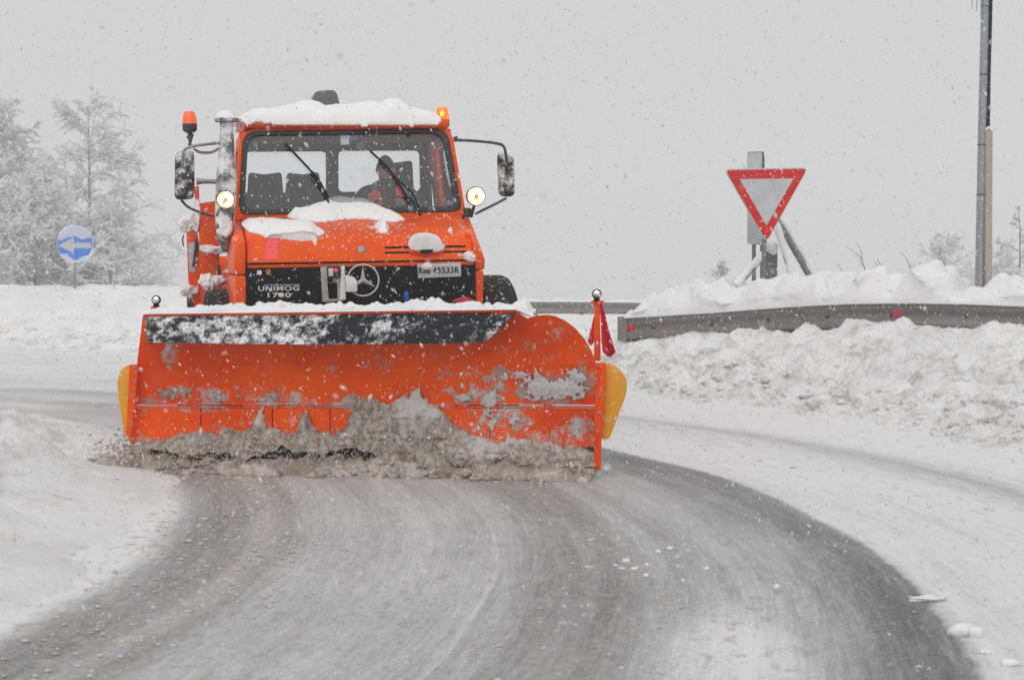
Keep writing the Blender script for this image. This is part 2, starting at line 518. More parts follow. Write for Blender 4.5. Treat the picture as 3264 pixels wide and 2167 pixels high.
    # beige slush along the left wheel track and on the middle of the lane
    bw = nd(nt, 'ShaderNodeValToRGB')
    nt.links.new(maprange_lin(nt, rr, 8.5, 17.0), bw.inputs[0])
    bs = [(8.5, .25), (9.2, .4), (9.6, .9), (9.9, 1), (10.05, .35), (11.0, .25), (11.2, .8), (11.5, .8), (11.7, .3), (12.3, .4), (12.8, .12), (13.6, .3), (17, .3)]
    cr = bw.color_ramp
    while len(cr.elements) > 1:
        cr.elements.remove(cr.elements[-1])
    cr.elements[0].position, cr.elements[0].color = 0.0, (bs[0][1],) * 3 + (1,)
    for q, v in bs[1:]:
        e = cr.elements.new((q - 8.5) / 8.5)
        e.color = (v, v, v, 1)
    sl = maprange(nt, math_n(nt, 'ADD', noise_n(nt, 15, 7, (1, .5, 1), vec=V, rough=.68), math_n(nt, 'MULTIPLY', bw.outputs[0], .17)), .60, .76)
    c = mixc(nt, math_n(nt, 'MULTIPLY', sl, .75), c, (.47, .41, .35))
    nt.links.new(c, b.inputs['Base Color'])
    b.inputs['Roughness'].default_value = .62
    b.inputs['Specular IOR Level'].default_value = .3
    bn = nd(nt, 'ShaderNodeBump')
    bn.inputs['Strength'].default_value = .7
    bn.inputs['Distance'].default_value = .012
    nt.links.new(math_n(nt, 'ADD', math_n(nt, 'ADD', math_n(nt, 'MULTIPLY', s, .6), grain2), math_n(nt, 'MULTIPLY', sl, .8)), bn.inputs['Height'])
    nt.links.new(bn.outputs[0], b.inputs['Normal'])
    return m

def maprange_lin(nt, src, lo, hi):
    n = nd(nt, 'ShaderNodeMapRange')
    nt.links.new(src, n.inputs[0])
    n.inputs[1].default_value, n.inputs[2].default_value = lo, hi
    return n.outputs[0]
M['road'] = road_mat()

# ------------------------------------------------------------------ helpers: meshes
COL = scene.collection
WM = {}

def tag(o, label=None, cat=None, group=None, kind=None):
    for k, v in (('label', label), ('category', cat), ('group', group), ('kind', kind)):
        if v:
            o[k] = v
    return o

def empty(name, mw, label, cat, group=None):
    o = bpy.data.objects.new(name, None)
    o.empty_display_size = .2
    mw = np.asarray(mw, float)
    if mw.shape == (3,):
        t = np.eye(4)
        t[:3, 3] = mw
        mw = t
    o.matrix_world = Matrix(mw.tolist())
    COL.objects.link(o)
    WM[o.name] = mw
    return tag(o, label, cat, group)

def xf(mw, v):
    v = np.asarray(v, float)
    return v @ mw[:3, :3].T + mw[:3, 3]

def link_mesh(name, V, F, material, parent=None, frame=None, bevel=0.0, smooth=True, sharp=38, weld=0.0, attr=None, seg=2):
    """V in the given frame (None = world, or already the parent's own frame when frame is 'local')"""
    V = np.asarray(V, float)
    if isinstance(frame, str):
        loc = V
        wm = WM[parent.name]
    else:
        if frame is not None:
            V = xf(frame, V)
        if parent is not None:
            wm = WM[parent.name]
        else:
            wm = np.eye(4)
            wm[:3, 3] = [(V[:, 0].min() + V[:, 0].max()) / 2, (V[:, 1].min() + V[:, 1].max()) / 2, V[:, 2].min()]
        loc = xf(np.linalg.inv(wm), V)
    me = bpy.data.meshes.new(name)
    if isinstance(F, np.ndarray):
        nv, nf, k = len(loc), len(F), F.shape[1]
        me.vertices.add(nv)
        me.vertices.foreach_set('co', loc.astype(np.float32).ravel())
        me.loops.add(nf * k)
        me.loops.foreach_set('vertex_index', F.astype(np.int32).ravel())
        me.polygons.add(nf)
        me.polygons.foreach_set('loop_start', np.arange(0, nf * k, k, dtype=np.int32))
        me.update(calc_edges=True)
        me.validate()
    else:
        me.from_pydata(loc.tolist(), [], [list(f) for f in F])
        bm = bmesh.new()
        bm.from_mesh(me)
        if weld:
            bmesh.ops.remove_doubles(bm, verts=bm.verts, dist=weld)
        bmesh.ops.recalc_face_normals(bm, faces=bm.faces)
        if bevel:
            es = [e for e in bm.edges if len(e.link_faces) == 2 and e.calc_face_angle(0) > R(35)]
            if es:
                bmesh.ops.bevel(bm, geom=es, offset=bevel, segments=seg, profile=.5, affect='EDGES', clamp_overlap=True)
        bm.to_mesh(me)
        bm.free()
    if attr:
        for an, av in attr.items():
            a = me.attributes.new(an, 'FLOAT', 'POINT')
            a.data.foreach_set('value', np.asarray(av, np.float32).ravel())
    if smooth:
        me.polygons.foreach_set('use_smooth', [True] * len(me.polygons))
        if sharp and not isinstance(F, np.ndarray):
            me.set_sharp_from_angle(angle=R(sharp))
    me.materials.append(M[material] if isinstance(material, str) else material)
    o = bpy.data.objects.new(name, me)
    COL.objects.link(o)
    if parent is not None:
        o.parent = parent
    else:
        o.matrix_world = Matrix(wm.tolist())
    WM[o.name] = wm
    return o

def rquad(c, r, k=5):
    """polygon with rounded corners"""
    c = [np.asarray(p, float) for p in c]
    rs = r if isinstance(r, (list, tuple)) else [r] * len(c)
    out = []
    for i, p in enumerate(c):
        a, b = c[i - 1] - p, c[(i + 1) % len(c)] - p
        la, lb = np.linalg.norm(a), np.linalg.norm(b)
        q = min(rs[i], la * .49, lb * .49)
        p0, p2 = p + a / la * q, p + b / lb * q
        for j in range(k + 1):
            t = j / k
            out.append((1 - t) ** 2 * p0 + 2 * t * (1 - t) * p + t * t * p2)
    return np.array(out)

class MB:
    def __init__(s):
        s.v, s.f = [], []

    def add(s, V, F):
        n = len(s.v)
        s.v.extend([list(map(float, p)) for p in V])
        s.f.extend([tuple(n + i for i in f) for f in F])
        return s

    def box(s, c, d):
        c, d = np.asarray(c, float), np.asarray(d, float) / 2
        V = [c + d * np.array(q) for q in ((-1, -1, -1), (1, -1, -1), (1, 1, -1), (-1, 1, -1), (-1, -1, 1), (1, -1, 1), (1, 1, 1), (-1, 1, 1))]
        return s.add(V, [(0, 3, 2, 1), (4, 5, 6, 7), (0, 1, 5, 4), (1, 2, 6, 5), (2, 3, 7, 6), (3, 0, 4, 7)])

    def loft(s, loops, caps=True):
        loops = [np.asarray(l, float) for l in loops]
        n = len(loops[0])
        V = np.concatenate(loops)
        F = []
        for i in range(len(loops) - 1):
            for j in range(n):
                k = (j + 1) % n
                F.append((i * n + j, i * n + k, (i + 1) * n + k, (i + 1) * n + j))
        if caps:
            F.append(tuple(range(n))[::-1])
            F.append(tuple((len(loops) - 1) * n + j for j in range(n)))
        return s.add(V, F)

    def prism(s, poly, vec):
        poly = np.asarray(poly, float)
        return s.loft([poly, poly + np.asarray(vec, float)])

    def ring(s, outer, inner, vec):
        o, i = np.asarray(outer, float), np.asarray(inner, float)
        vec = np.asarray(vec, float)
        n = len(o)
        V = np.concatenate([o, i, i + vec, o + vec])
        F = []
        for a in range(4):
            b = (a + 1) % 4
            for j in range(n):
                k = (j + 1) % n
                F.append((a * n + j, a * n + k, b * n + k, b * n + j))
        return s.add(V, F)

    def tube(s, pts, r, k=8, caps=True):
        P = np.asarray(pts, float)
        rr = np.zeros(len(P)) + np.asarray(r, float)
        loops = []
        T = np.gradient(P, axis=0)
        ref = np.array([0, 0, 1.0])
        if abs(T[0] @ ref) / np.linalg.norm(T[0]) > .9:
            ref = np.array([1.0, 0, 0])
        for p, t, q in zip(P, T, rr):
            t = t / np.linalg.norm(t)
            a = np.cross(t, ref)
            a /= np.linalg.norm(a)
            b = np.cross(t, a)
            loops.append([p + q * (math.cos(u) * a + math.sin(u) * b) for u in np.arange(k) * 2 * math.pi / k])
        return s.loft(loops, caps)

    def lathe(s, o, axis, prof, k=24):
        """prof = [(height along axis, radius)]"""
        o, ax = np.asarray(o, float), np.asarray(axis, float)
        ax = ax / np.linalg.norm(ax)
        ref = np.array([0, 0, 1.0]) if abs(ax[2]) < .8 else np.array([1.0, 0, 0])
        a = np.cross(ax, ref)
        a /= np.linalg.norm(a)
        b = np.cross(ax, a)
        U = np.arange(k) * 2 * math.pi / k
        return s.loft([[o + ax * h + max(q, 1e-4) * (math.cos(u) * a + math.sin(u) * b) for u in U] for h, q in prof])

    def build(s, name, material, parent=None, frame=None, **kw):
        return link_mesh(name, s.v, s.f, material, parent, frame, **kw)

def spline(pts, n=8):
    P = np.asarray(pts, float)
    Q = np.vstack([2 * P[0] - P[1], P, 2 * P[-1] - P[-2]])
    out = []
    for i in range(1, len(Q) - 2):
        for t in np.arange(n) / n:
            out.append(.5 * ((2 * Q[i]) + (-Q[i - 1] + Q[i + 1]) * t + (2 * Q[i - 1] - 5 * Q[i] + 4 * Q[i + 1] - Q[i + 2]) * t * t + (-Q[i - 1] + 3 * Q[i] - 3 * Q[i + 1] + Q[i + 2]) * t ** 3))
    out.append(P[-1])
    return np.array(out)

def grid_faces(h, w, keep=None):
    i = np.arange((h - 1) * (w - 1))
    r, c = i // (w - 1), i % (w - 1)
    a = r * w + c
    F = np.stack([a, a + 1, a + w + 1, a + w], 1)
    if keep is not None:
        F = F[keep.ravel()]
    return F

def snow_sheet(poly, step, base_fn, up, H, fall, nscale=1.0, namp=.35, seed=0, hfun=None, wob_=.22):
    """a body of snow lying on a surface: the outline in 2-D, its height falling to nothing at the edge"""
    P = np.asarray(poly, float)
    x0, y0 = P.min(0) - step * 2
    x1, y1 = P.max(0) + step * 2
    xs, ys = np.arange(x0, x1 + step, step), np.arange(y0, y1 + step, step)
    X, Y = np.meshgrid(xs, ys)
    wob = fbm(X / fall * .6, Y / fall * .6, 3.3, 3, seed) * fall * wob_
    D = sdf_poly(X, Y, P) + wob
    t = np.clip(D / fall, 0, 1)
    T = np.clip(1 - (1 - t) ** 2, 0, 1) ** .95 * H
    T = T * (1 + namp * fbm(X / fall * nscale * .45, Y / fall * nscale * .45, 0, 3, seed + 5, .4))
    if hfun is not None:
        T = T * hfun(X, Y)
    keepv = D > -step * .7
    B = base_fn(X, Y)
    up = np.asarray(up, float)
    top = B + up * np.maximum(T, 0)[..., None]
    bot = B - up * .012
    kq = keepv[:-1, :-1] & keepv[1:, :-1] & keepv[:-1, 1:] & keepv[1:, 1:]
    h, w = X.shape
    F1 = grid_faces(h, w, kq)
    F2 = grid_faces(h, w, kq)[:, ::-1] + h * w
    V = np.concatenate([top.reshape(-1, 3), bot.reshape(-1, 3)])
    # side walls where the kept area ends
    E = {}
    for q in F1:
        for a, b in ((q[0], q[1]), (q[1], q[2]), (q[2], q[3]), (q[3], q[0])):
            E[(a, b)] = 1
    side = [(b, a, a + h * w, b + h * w) for (a, b) in E if (b, a) not in E]
    F = np.concatenate([F1, F2, np.array(side, int).reshape(-1, 4)])
    used = np.unique(F)
    remap = np.zeros(len(V), int)
    remap[used] = np.arange(len(used))
    return V[used], remap[F]

_ico = None
def lump(c, r, seed, sub=2, squash=(1, 1, .75), amp=.35):
    """an irregular lump of snow"""
    global _ico
    if _ico is None:
        _ico = {}
    if sub not in _ico:
        bm = bmesh.new()
        bmesh.ops.create_icosphere(bm, subdivisions=sub, radius=1)
        _ico[sub] = (np.array([v.co[:] for v in bm.verts]), np.array([[v.index for v in f.verts] for f in bm.faces]))
        bm.free()
    V, F = _ico[sub]
    n = fbm(V[:, 0] * 1.3 + seed * 3.1, V[:, 1] * 1.3, V[:, 2] * 1.3, 3, seed % 97)
    return V * (1 + amp * n)[:, None] * np.asarray(squash) * r + np.asarray(c), F

def lumps_mesh(items, sub=1, amp=.35):
    """items = (centre, radius, seed, squash) joined into one mesh"""
    Vs, Fs, n = [], [], 0
    for c, r, sd, sq in items:
        V, F = lump(c, r, sd, sub, sq, amp)
        Vs.append(V)
        Fs.append(F + n)
        n += len(V)
    return np.concatenate(Vs), np.concatenate(Fs)

def tubes(S0, S1, R0, R1, k):
    """many tapered tubes at once"""
    D = S1 - S0
    Ln = np.linalg.norm(D, axis=1, keepdims=True) + 1e-9
    T = D / Ln
    ref = np.where(np.abs(T[:, 2:3]) > .9, np.array([[1.0, 0, 0]]), np.array([[0, 0, 1.0]]))
    A = np.cross(T, ref)
    A /= np.linalg.norm(A, axis=1, keepdims=True)
    B = np.cross(T, A)
    U = np.arange(k) * 2 * math.pi / k
    ringd = A[:, None] * np.cos(U)[None, :, None] + B[:, None] * np.sin(U)[None, :, None]
    V = np.concatenate([S0[:, None] + ringd * R0[:, None, None], S1[:, None] + ringd * R1[:, None, None]], 1)
    n = len(S0)
    j = np.arange(k)
    q = np.stack([j, (j + 1) % k, (j + 1) % k + k, j + k], 1)
    F = (np.arange(n)[:, None, None] * 2 * k + q[None]).reshape(-1, 4)
    return V.reshape(-1, 3), F

# ------------------------------------------------------------------ the ground
def pol(X, Y):
    return np.hypot(X - RCX, Y - RCY), np.degrees(np.arctan2(Y - RCY, X - RCX))

def r_out(th):
    return np.interp(th, [-60, 0, 19, 31, 45, 55, 70, 80, 130], [15.5, 15.5, 15.7, 16.0, 16.8, 19.0, 21.0, 21.6, 21.8])

def r_in(th):
    return np.interp(th, [-60, 0, 20, 34, 52, 90, 130], [9.05, 9.08, 9.2, 9.9, 10.1, 10.4, 10.4])

def ground_z(X, Y, detail=True):
    r, th = pol(X, Y)
    ro, ri = r_out(th), r_in(th)
    e = fbm(X * .9, Y * .9, 0, 4, 3) * .30
    t = (r - ro + e) / np.interp(th, [45, 55, 70, 80], [4.0, 3.6, 3.8, 4.2])
    hb = np.interp(th, [-60, 20, 36, 40, 46, 51, 54, 59, 66, 73, 80, 130], [.66, .66, .62, .64, .57, .44, .30, .30, .40, .90, 1.04, 1.06])
    az = X / np.maximum(Y, 1)
    hb = np.where(th > 56, np.interp(az, [-.18, -.11], [1.05, .30]), hb)
    s = sstep(-.04, 1.0, t)
    bank = hb * (s * .75 + .25 * np.clip(t * 1.6, 0, 1))
    far = np.clip((r - ro - 4.6) / 1.6, 0, 1)
    bank = bank + np.where(th < 52, .10 * sstep(0, 1, far), 0)
    bank = bank - .25 * sstep(0, 1, (r - 27) / 10) + np.where((Y > 30) & (X > -6), .20 * sstep(39, 45, Y) + .05 * sstep(39, 44, Y) * fbm(X * .7, Y * .2, 0, 3, 19), 0)
    band = sstep(-.06, .10, t) * (1 - sstep(1.0, 1.4, t) * .75)
    if detail:
        lum = billow(X * 1.7, Y * 1.7, bank * 2.6, 3, 11) * .115 + fbm(X * .8, Y * .8, 0, 3, 17) * .06 + billow(X * 5.2, Y * 5.2, bank * 8, 3, 23) * .032 * np.where(t < .45, 1.25, .7) + fbm(X * 13, Y * 13, bank * 20, 3, 31) * .011
        bank = bank + band * lum * np.where(th > 66, .38, 1.0)
    ti = (ri - r + e * .55) / .9
    inner = .05 * sstep(-.15, .5, ti) + .13 * sstep(.30, 1.9, ti + fbm(X * .8, Y * .8, 0, 3, 51) * .5)
    if detail:
        inner = inner + sstep(.1, 1, ti) * (fbm(X * 3.0, Y * 3.0, 0, 4, 41) * .022 + billow(X * 7, Y * 7, 0, 2, 43) * .008) + sstep(.35, 1.2, ti) * (billow(X * 2.6, Y * 2.6, 0, 3, 47) * .06 + billow(X * 7, Y * 7, 0, 3, 49) * .045)
    z = -.035 + np.where(t > -.1, np.maximum(bank, 0), 0) + np.where(ti > -.15, inner, 0) + .045 * sstep(-.14, 0, t) + .03 * sstep(-.12, .03, ti)
    return z - (.018 + .057 * sstep(-16, -6, X)) * np.maximum(np.hypot(X, Y) - 48, 0)

ys = [-12, -6, -2, 0, 1.5, 2.6]
y = 3.5
while y < 50:
    ys.append(y)
    y += max(.03, y * .0042)
ys += list(np.geomspace(51, 130, 22))
xs = list(-np.geomspace(130, 17, 26)) + list(np.arange(-16.5, -9.6, .11)) + list(np.arange(-9.6, 8.4, .046)) + list(np.arange(8.4, 12, .2)) + list(np.geomspace(12.4, 130, 28))
GX, GY = np.meshgrid(np.array(xs), np.array(ys))
GZ = ground_z(GX, GY)
gr, gth = pol(GX, GY)
gt = (gr - r_out(gth)) / 4.2
dirty = np.where(gth < 62, sstep(-.15, .05, gt) * (1 - sstep(.55, 1.0, gt)) * .85 + .08, .55 * sstep(-.15, .0, gt) * (1 - sstep(.15, .6, gt)) + .10)
dirty = np.where(gr < r_in(gth), .30, dirty)
g = link_mesh('snow_ground', np.stack([GX, GY, GZ], -1).reshape(-1, 3), grid_faces(*GX.shape), 'ground', attr={'dirty': dirty})
tag(g, 'white snow covered ground with a ploughed bank along the outside of the bend', kind='structure')

tr, tt = np.meshgrid(np.arange(8.3, 23.2, .05), np.radians(np.arange(-75, 131, .45)))
RX, RY = RCX + tr * np.cos(tt), RCY + tr * np.sin(tt)
RZ = fbm(tr * 4, tt * 9, 0, 3, 61) * .003 + fbm(tr * 9, tt * 3, 0, 2, 62) * .002
rd = link_mesh('road', np.stack([RX, RY, RZ], -1).reshape(-1, 3), grid_faces(*tr.shape), 'road')
tag(rd, 'bending road thinly covered with grey snow and wheel tracks', kind='structure')

# haze: the snow-filled air
def haze():
    m = bpy.data.materials.new('snowy_air')
    m.use_nodes = True
    nt = m.node_tree
    nt.nodes.clear()
    o = nd(nt, 'ShaderNodeOutputMaterial')
    v = nd(nt, 'ShaderNodeVolumePrincipled')
    v.inputs['Color'].default_value = (.93, .93, .945, 1)
    v.inputs['Density'].default_value = .0030
    v.inputs['Anisotropy'].default_value = 0.0
    nt.links.new(v.outputs[0], o.inputs['Volume'])
    zlo = GZ.min() - 1
    b = MB().box((0, 55, (zlo + 14) / 2), (300, 230, 14 - zlo))
    h = b.build('haze', m, smooth=False)
    tag(h, kind='stuff')
haze()

# ------------------------------------------------------------------ guardrails
def path_at(P, n):
    P = np.asarray(P, float)
    d = np.concatenate([[0], np.cumsum(np.linalg.norm(np.diff(P, axis=0), axis=1))])
    t = np.linspace(0, d[-1], n)
    return np.stack([np.interp(t, d, P[:, i]) for i in range(3)], 1)

RAIL_PX = [(2005, 1012, 23.2), (2270, 996, 22.4), (2500, 979, 21.6), (2700, 968, 20.9), (2900, 965, 20.3), (3100, 968, 19.9), (3264, 974, 19.6), (3700, 985, 19.0), (4300, 1000, 18.2)]
RAILTOP = path_at(spline([W(a, b, c) for a, b, c in RAIL_PX], 10), 90)
PROF = np.array([(0, .006), (-.035, .0), (-.075, -.012), (-.082, -.045), (-.078, -.075), (-.03, -.115), (-.02, -.155), (-.03, -.195), (-.078, -.235), (-.082, -.265), (-.075, -.298), (-.035, -.31), (0, -.316)])

def beam_mesh(P, prof, drop=0):
    T = np.gradient(P, axis=0)
    T[:, 2] = 0
    T /= np.linalg.norm(T, axis=1, keepdims=True)
    Nn = np.stack([-T[:, 1], T[:, 0], 0 * T[:, 0]], 1)      # away from the road
    front = [np.stack([P + Nn * q + np.array([0, 0, h]) for q, h in prof])]
    F0 = front[0]
    B0 = np.stack([P + Nn * (q + .012) + np.array([0, 0, h]) for q, h in prof])
    loops = [np.concatenate([F0[:, i], B0[::-1, i]]) for i in range(len(P))]
    return loops, T, Nn

rail = empty('guardrail', RAILTOP[20] * [1, 1, 0] + [0, 0, .5], 'grey steel guardrail with red reflectors above the ploughed bank on the right', 'guardrail')
edges = [0, 21, 39, 56, 74, 90]
for i in range(5):
    seg_ = RAILTOP[edges[i]:min(edges[i + 1] + 1, 90)].copy()
    if i % 2:
        seg_ = seg_ + np.array([0.004, -.006, 0.004])
    loops, T, Nn = beam_mesh(seg_, PROF)
    MB().loft(loops).build('beam', 'rail', rail, sharp=60)
_, RT, RN = beam_mesh(RAILTOP, PROF)
for i in range(4, 88, 9):
    p = RAILTOP[i] + RN[i] * .10
    b = MB().box(p + [0, 0, -.55], (.10, .10, 1.05))
    b.build('post', 'post', rail, bevel=.01)
    sb = MB().box(RAILTOP[i] + RN[i] * .028 + [0, 0, -.15], (.09, .08, .2))
    sb.build('spacer', 'dark_metal', rail, bevel=.01)
    MB().lathe(RAILTOP[i] - RN[i] * .0 + RN[i] * -.018 + [0, 0, -.155], -RN[i], [(0, .03), (.012, .028), (.018, .01)], 10).build('bolt', 'dark_metal', rail)
def reflector(px, py, dpt, s):
    i = np.argmin(np.abs(np.array([1632 + FPX * p[0] / p[1] for p in RAILTOP]) - px))
    p = W(px, py, dpt)
    n = -RN[i]
    t = RT[i]
    poly = rquad([p - t * s * .5 + [0, 0, -s * .5], p + t * s * .5 + [0, 0, -s * .5], p + t * s * .35 + [0, 0, s * .55], p - t * s * .35 + [0, 0, s * .55]], s * .2)
    MB().prism(poly, n * .03).build('reflector', 'red_plastic', rail, bevel=.004)
reflector(2014, 1045, 22.95, .10)
reflector(2862, 1001, 20.1, .105)
cap = MB().loft([RAILTOP[0] + RN[0] * q + np.array([0, 0, h]) for q, h in []] or [rquad([RAILTOP[0] + RN[0] * -.05 + [0, 0, .01], RAILTOP[0] + RN[0] * .05 + [0, 0, .01], RAILTOP[0] + RN[0] * .05 + [0, 0, -.33], RAILTOP[0] + RN[0] * -.05 + [0, 0, -.33]], .02) - RT[0] * .16,
                 rquad([RAILTOP[0] + RN[0] * -.09 + [0, 0, .01], RAILTOP[0] + RN[0] * .03 + [0, 0, .01], RAILTOP[0] + RN[0] * .03 + [0, 0, -.33], RAILTOP[0] + RN[0] * -.09 + [0, 0, -.33]], .02) + RT[0] * .02])
cap.build('end_cap', 'rail', rail, sharp=60)

# snow lying along the rail and the bank right behind it
def along_rail(px):
    pxs = np.array([1632 + FPX * p[0] / p[1] for p in RAILTOP])
    return np.interp(px, pxs, np.arange(len(RAILTOP)))
def rail_pt(u):
    i = np.clip(u, 0, len(RAILTOP) - 1.001)
    k = i.astype(int)
    f = (i - k)[..., None]
    return RAILTOP[k] * (1 - f) + RAILTOP[k + 1] * f, RN[k]
SIL = [(2000, 985), (2040, 965), (2080, 935), (2110, 920), (2150, 955), (2162, 915), (2190, 902), (2260, 905), (2290, 880), (2332, 932), (2400, 893), (2440, 895), (2470, 900), (2540, 880), (2600, 870), (2640, 935), (2690, 905), (2750, 868), (2800, 880), (2850, 918), (2900, 852), (2960, 850), (3010, 880), (3040, 935), (3060, 945), (3080, 930), (3110, 925), (3150, 905), (3220, 890), (3264, 905), (3400, 880), (3700, 900), (4200, 900)]
su = np.array([along_rail(a) for a, _ in SIL])
def rail_snow():
    us = np.linspace(0.0, 88, 700)
    vs = np.concatenate([-.12 + .42 * np.linspace(0, 1, 30) ** 1.6, np.linspace(.34, 1.1, 14)])
    U, Vv = np.meshgrid(us, vs)
    P, N = rail_pt(U)
    Hs = np.array([W(a, b, np.interp(along_rail(a), np.arange(90), RAILTOP[:, 1]) + .22)[2] for a, b in SIL])
    zt = np.maximum(np.interp(us, su, Hs) - rail_pt(us)[0][:, 2], .015)
    kk = np.hanning(9)
    zt = np.convolve(np.pad(zt, 4, mode='edge'), kk / kk.sum(), 'valid')
    d = .14 + .10 * vnoise(us * .45, 0 * us, 0, 91) + .55 * np.clip(zt, 0, .5) * (.55 + .45 * vnoise(us * .25, 0 * us, 0, 93))
    q = np.clip((Vv + .12) / d[None], 0, 1)
    front = np.clip(1 - (1 - q) ** 2, 0, 1) ** .62
    z = zt[None] * front * (1 - .35 * sstep(.5, 1.1, Vv))
    pos = P + N * Vv[..., None]
    gate = np.clip(zt / .12, .15, 1)[None] * sstep(0, .25, q)
    n3 = fbm(pos[..., 0] * 2.2, pos[..., 1] * 2.2, z * 2.6, 3, 71, .45)
    n4 = billow(pos[..., 0] * 3.1, pos[..., 1] * 3.1, z * 3.6, 2, 77)
    pos = pos + N * ((n3 * .10 + n4 * .05) * gate)[..., None]
    z = z + (n3 * .06 + n4 * .06) * gate
    pos[..., 2] = P[..., 2] + np.maximum(z, .004 * (Vv < .1))
    pos[..., 2] = np.where(Vv > 1.0, pos[..., 2] - (Vv - 1.0) * 6, pos[..., 2])
    low = P + N * Vv[..., None]
    low[..., 2] = np.where(Vv < .06, P[..., 2] - .012, P[..., 2] - .05 - Vv * .5)
    h, w = U.shape
    F1 = grid_faces(h, w)
    F = np.concatenate([F1, F1[:, ::-1] + h * w])
    E = []
    for i in range(w - 1):
        E.append((i + 1, i, i + h * w, i + 1 + h * w))
    F = np.concatenate([F, np.array(E)])
    o = link_mesh('snow', np.concatenate([pos.reshape(-1, 3), low.reshape(-1, 3)]), F, 'snow')
    tag(o, 'lumpy ridge of fresh snow lying along the top of the near guardrail', 'snow')
rail_snow()

# far guardrail
FAR = path_at([W(1560, 963, 46), W(1800, 963, 46.6), W(1990, 965, 47.2), W(2330, 968, 48)], 30)
fr_ = empty('guardrail', FAR[12] * [1, 1, 0] + [0, 0, .1], 'distant grey guardrail seen between the orange plough and the near guardrail', 'guardrail')
loops, T2, N2 = beam_mesh(FAR, PROF)
MB().loft(loops).build('beam', 'rail', fr_, sharp=60)
for i in range(1, 30, 5):
    MB().box(FAR[i] + N2[i] * .1 + [0, 0, -.5], (.1, .1, .96)).build('post', 'post', fr_, bevel=.01)
P_, up_ = FAR, None
so = MB().loft([[p + [0, -.09, .002], p + [0, .06, .002], p + [0, .05, .06 + .03 * math.sin(i * 1.7)], p + [0, -.05, .075 + .03 * math.sin(i * 1.7)]] for i, p in enumerate(FAR)]).build('snow', 'snow', None, bevel=.02)
tag(so, 'thin strip of snow lying on the distant guardrail', 'snow')

# ------------------------------------------------------------------ give way sign and its neighbours
Ys = 22.2
n_s = np.array([0.04, -1, 0.0])
n_s = n_s / np.linalg.norm(n_s)
q_s = W(2440, 620, Ys)
def S(px, py, off=0.0):
    return on_plane(px, py, q_s + n_s * off, n_s)
gw = empty('give_way_sign', W(2440, 895, Ys + .05) * [1, 1, 0] + [0, 0, .75], 'red bordered triangular give way sign pointing down with a plain pale centre', 'road sign')
outer = rquad([S(2307, 539), S(2577, 534), S(2443, 775)], [.085, .085, .085], 6)
MB().prism(outer, -n_s * .025).build('board', 'sign_grey', gw, bevel=.004)
rim = rquad([S(2312, 543, .002), S(2573, 538, .002), S(2443, 769, .002)], .075, 6)
inn = rquad([S(2357, 571, .002), S(2530, 569, .002), S(2443, 720, .002)], .012, 6)
MB().ring(rim, inn, n_s * .003).build('red_border', 'sign_red', gw, smooth=False)
MB().prism(rquad([S(2357.5, 571.3, .0015), S(2529.5, 569.3, .0015), S(2443, 719, .0015)], .012, 6), n_s * .002).build('white_face', 'sign_white', gw, smooth=False)
MB().tube([W(2438, 700, Ys + .06), W(2432, 925, Ys + .06)], .03, 12).build('post', 'post', gw)
MB().box(W(2440, 600, Ys + .045), (.5, .03, .04)).build('bracket', 'dark_metal', gw)
MB().box(W(2440, 680, Ys + .045), (.24, .03, .04)).build('bracket', 'dark_metal', gw)
so, F_ = snow_sheet([(2322, -.03), (2564, -.03), (2564, .03), (2322, .03)], .9, lambda a, b: W(a, 537 - (a - 2322) * .02, Ys) * 0 + np.stack([W(a, 537 + 0 * a, Ys)[..., 0], Ys + b, W(a, 539.5 - (a - 2322) * .017, Ys)[..., 2]], -1), (0, 0, 1), .02, .03) if False else (None, None)

pn = empty('panel_sign', W(2405, 895, 22.9) * [1, 1, 0] + [0, 0, .75], 'narrow pale green upright panel on two posts behind the give way sign', 'road sign')
pb = rquad([W(2383, 486, 22.9), W(2431, 484, 22.9), W(2432, 783, 22.9), W(2382, 777, 22.9)], .015)
MB().prism(pb, (0, .03, 0)).build('board', 'sign_green', pn, bevel=.004)
for px in (2403, 2430):
    MB().tube([W(px, 500, 22.98), W(px, 920, 22.98)], .028 if px < 2410 else .032, 12).build('post', 'post', pn)
MB().box(W(2432.5, 510, 22.9), (.012, .06, .22)).build('edge_trim', 'dark_metal', pn)
MB().tube([W(2383, 484, 22.9), W(2407, 481, 22.9), W(2431, 482, 22.9)], [.012, .02, .012], 8).build('snow_cap', 'snow', pn)

# the snow covered frame behind: an upright plank and leaning poles
fk = empty('timber_frame', W(2480, 900, 23.6) * [1, 1, 0] + [0, 0, .7], 'snow plastered frame of leaning poles and a plank propped behind the give way sign', 'frame')
MB().prism(rquad([W(2443, 770, 23.4), W(2479, 780, 23.4), W(2477, 905, 23.4), W(2441, 915, 23.4)], .01), (0, .06, 0)).build('plank', 'post', fk, bevel=.006)
def snowy_pole(a, b, y0, y1, r, rs, off):
    p, q = W(a[0], a[1], y0), W(b[0], b[1], y1)
    MB().tube([p, q], r, 10).build('pole', 'post', fk)
    t = np.linspace(0, 1, 26)[:, None]
    P = p * (1 - t) + q * t + np.array(off) + .012 * np.stack([vnoise(t[:, 0] * 9, 0 * t[:, 0], 0, 3), 0 * t[:, 0], vnoise(t[:, 0] * 9, 0 * t[:, 0] + 5, 0, 4)], 1)
    MB().tube(P, rs * (1 + .25 * vnoise(t[:, 0] * 7, 0 * t[:, 0], 0, 8)), 12).build('snow_crust', 'snow', fk)
snowy_pole((2460, 690), (2532, 900), 23.5, 23.0, .035, .058, (-.0, -.03, .03))
snowy_pole((2472, 690), (2590, 895), 23.8, 23.4, .05, .06, (.05, .02, .06))
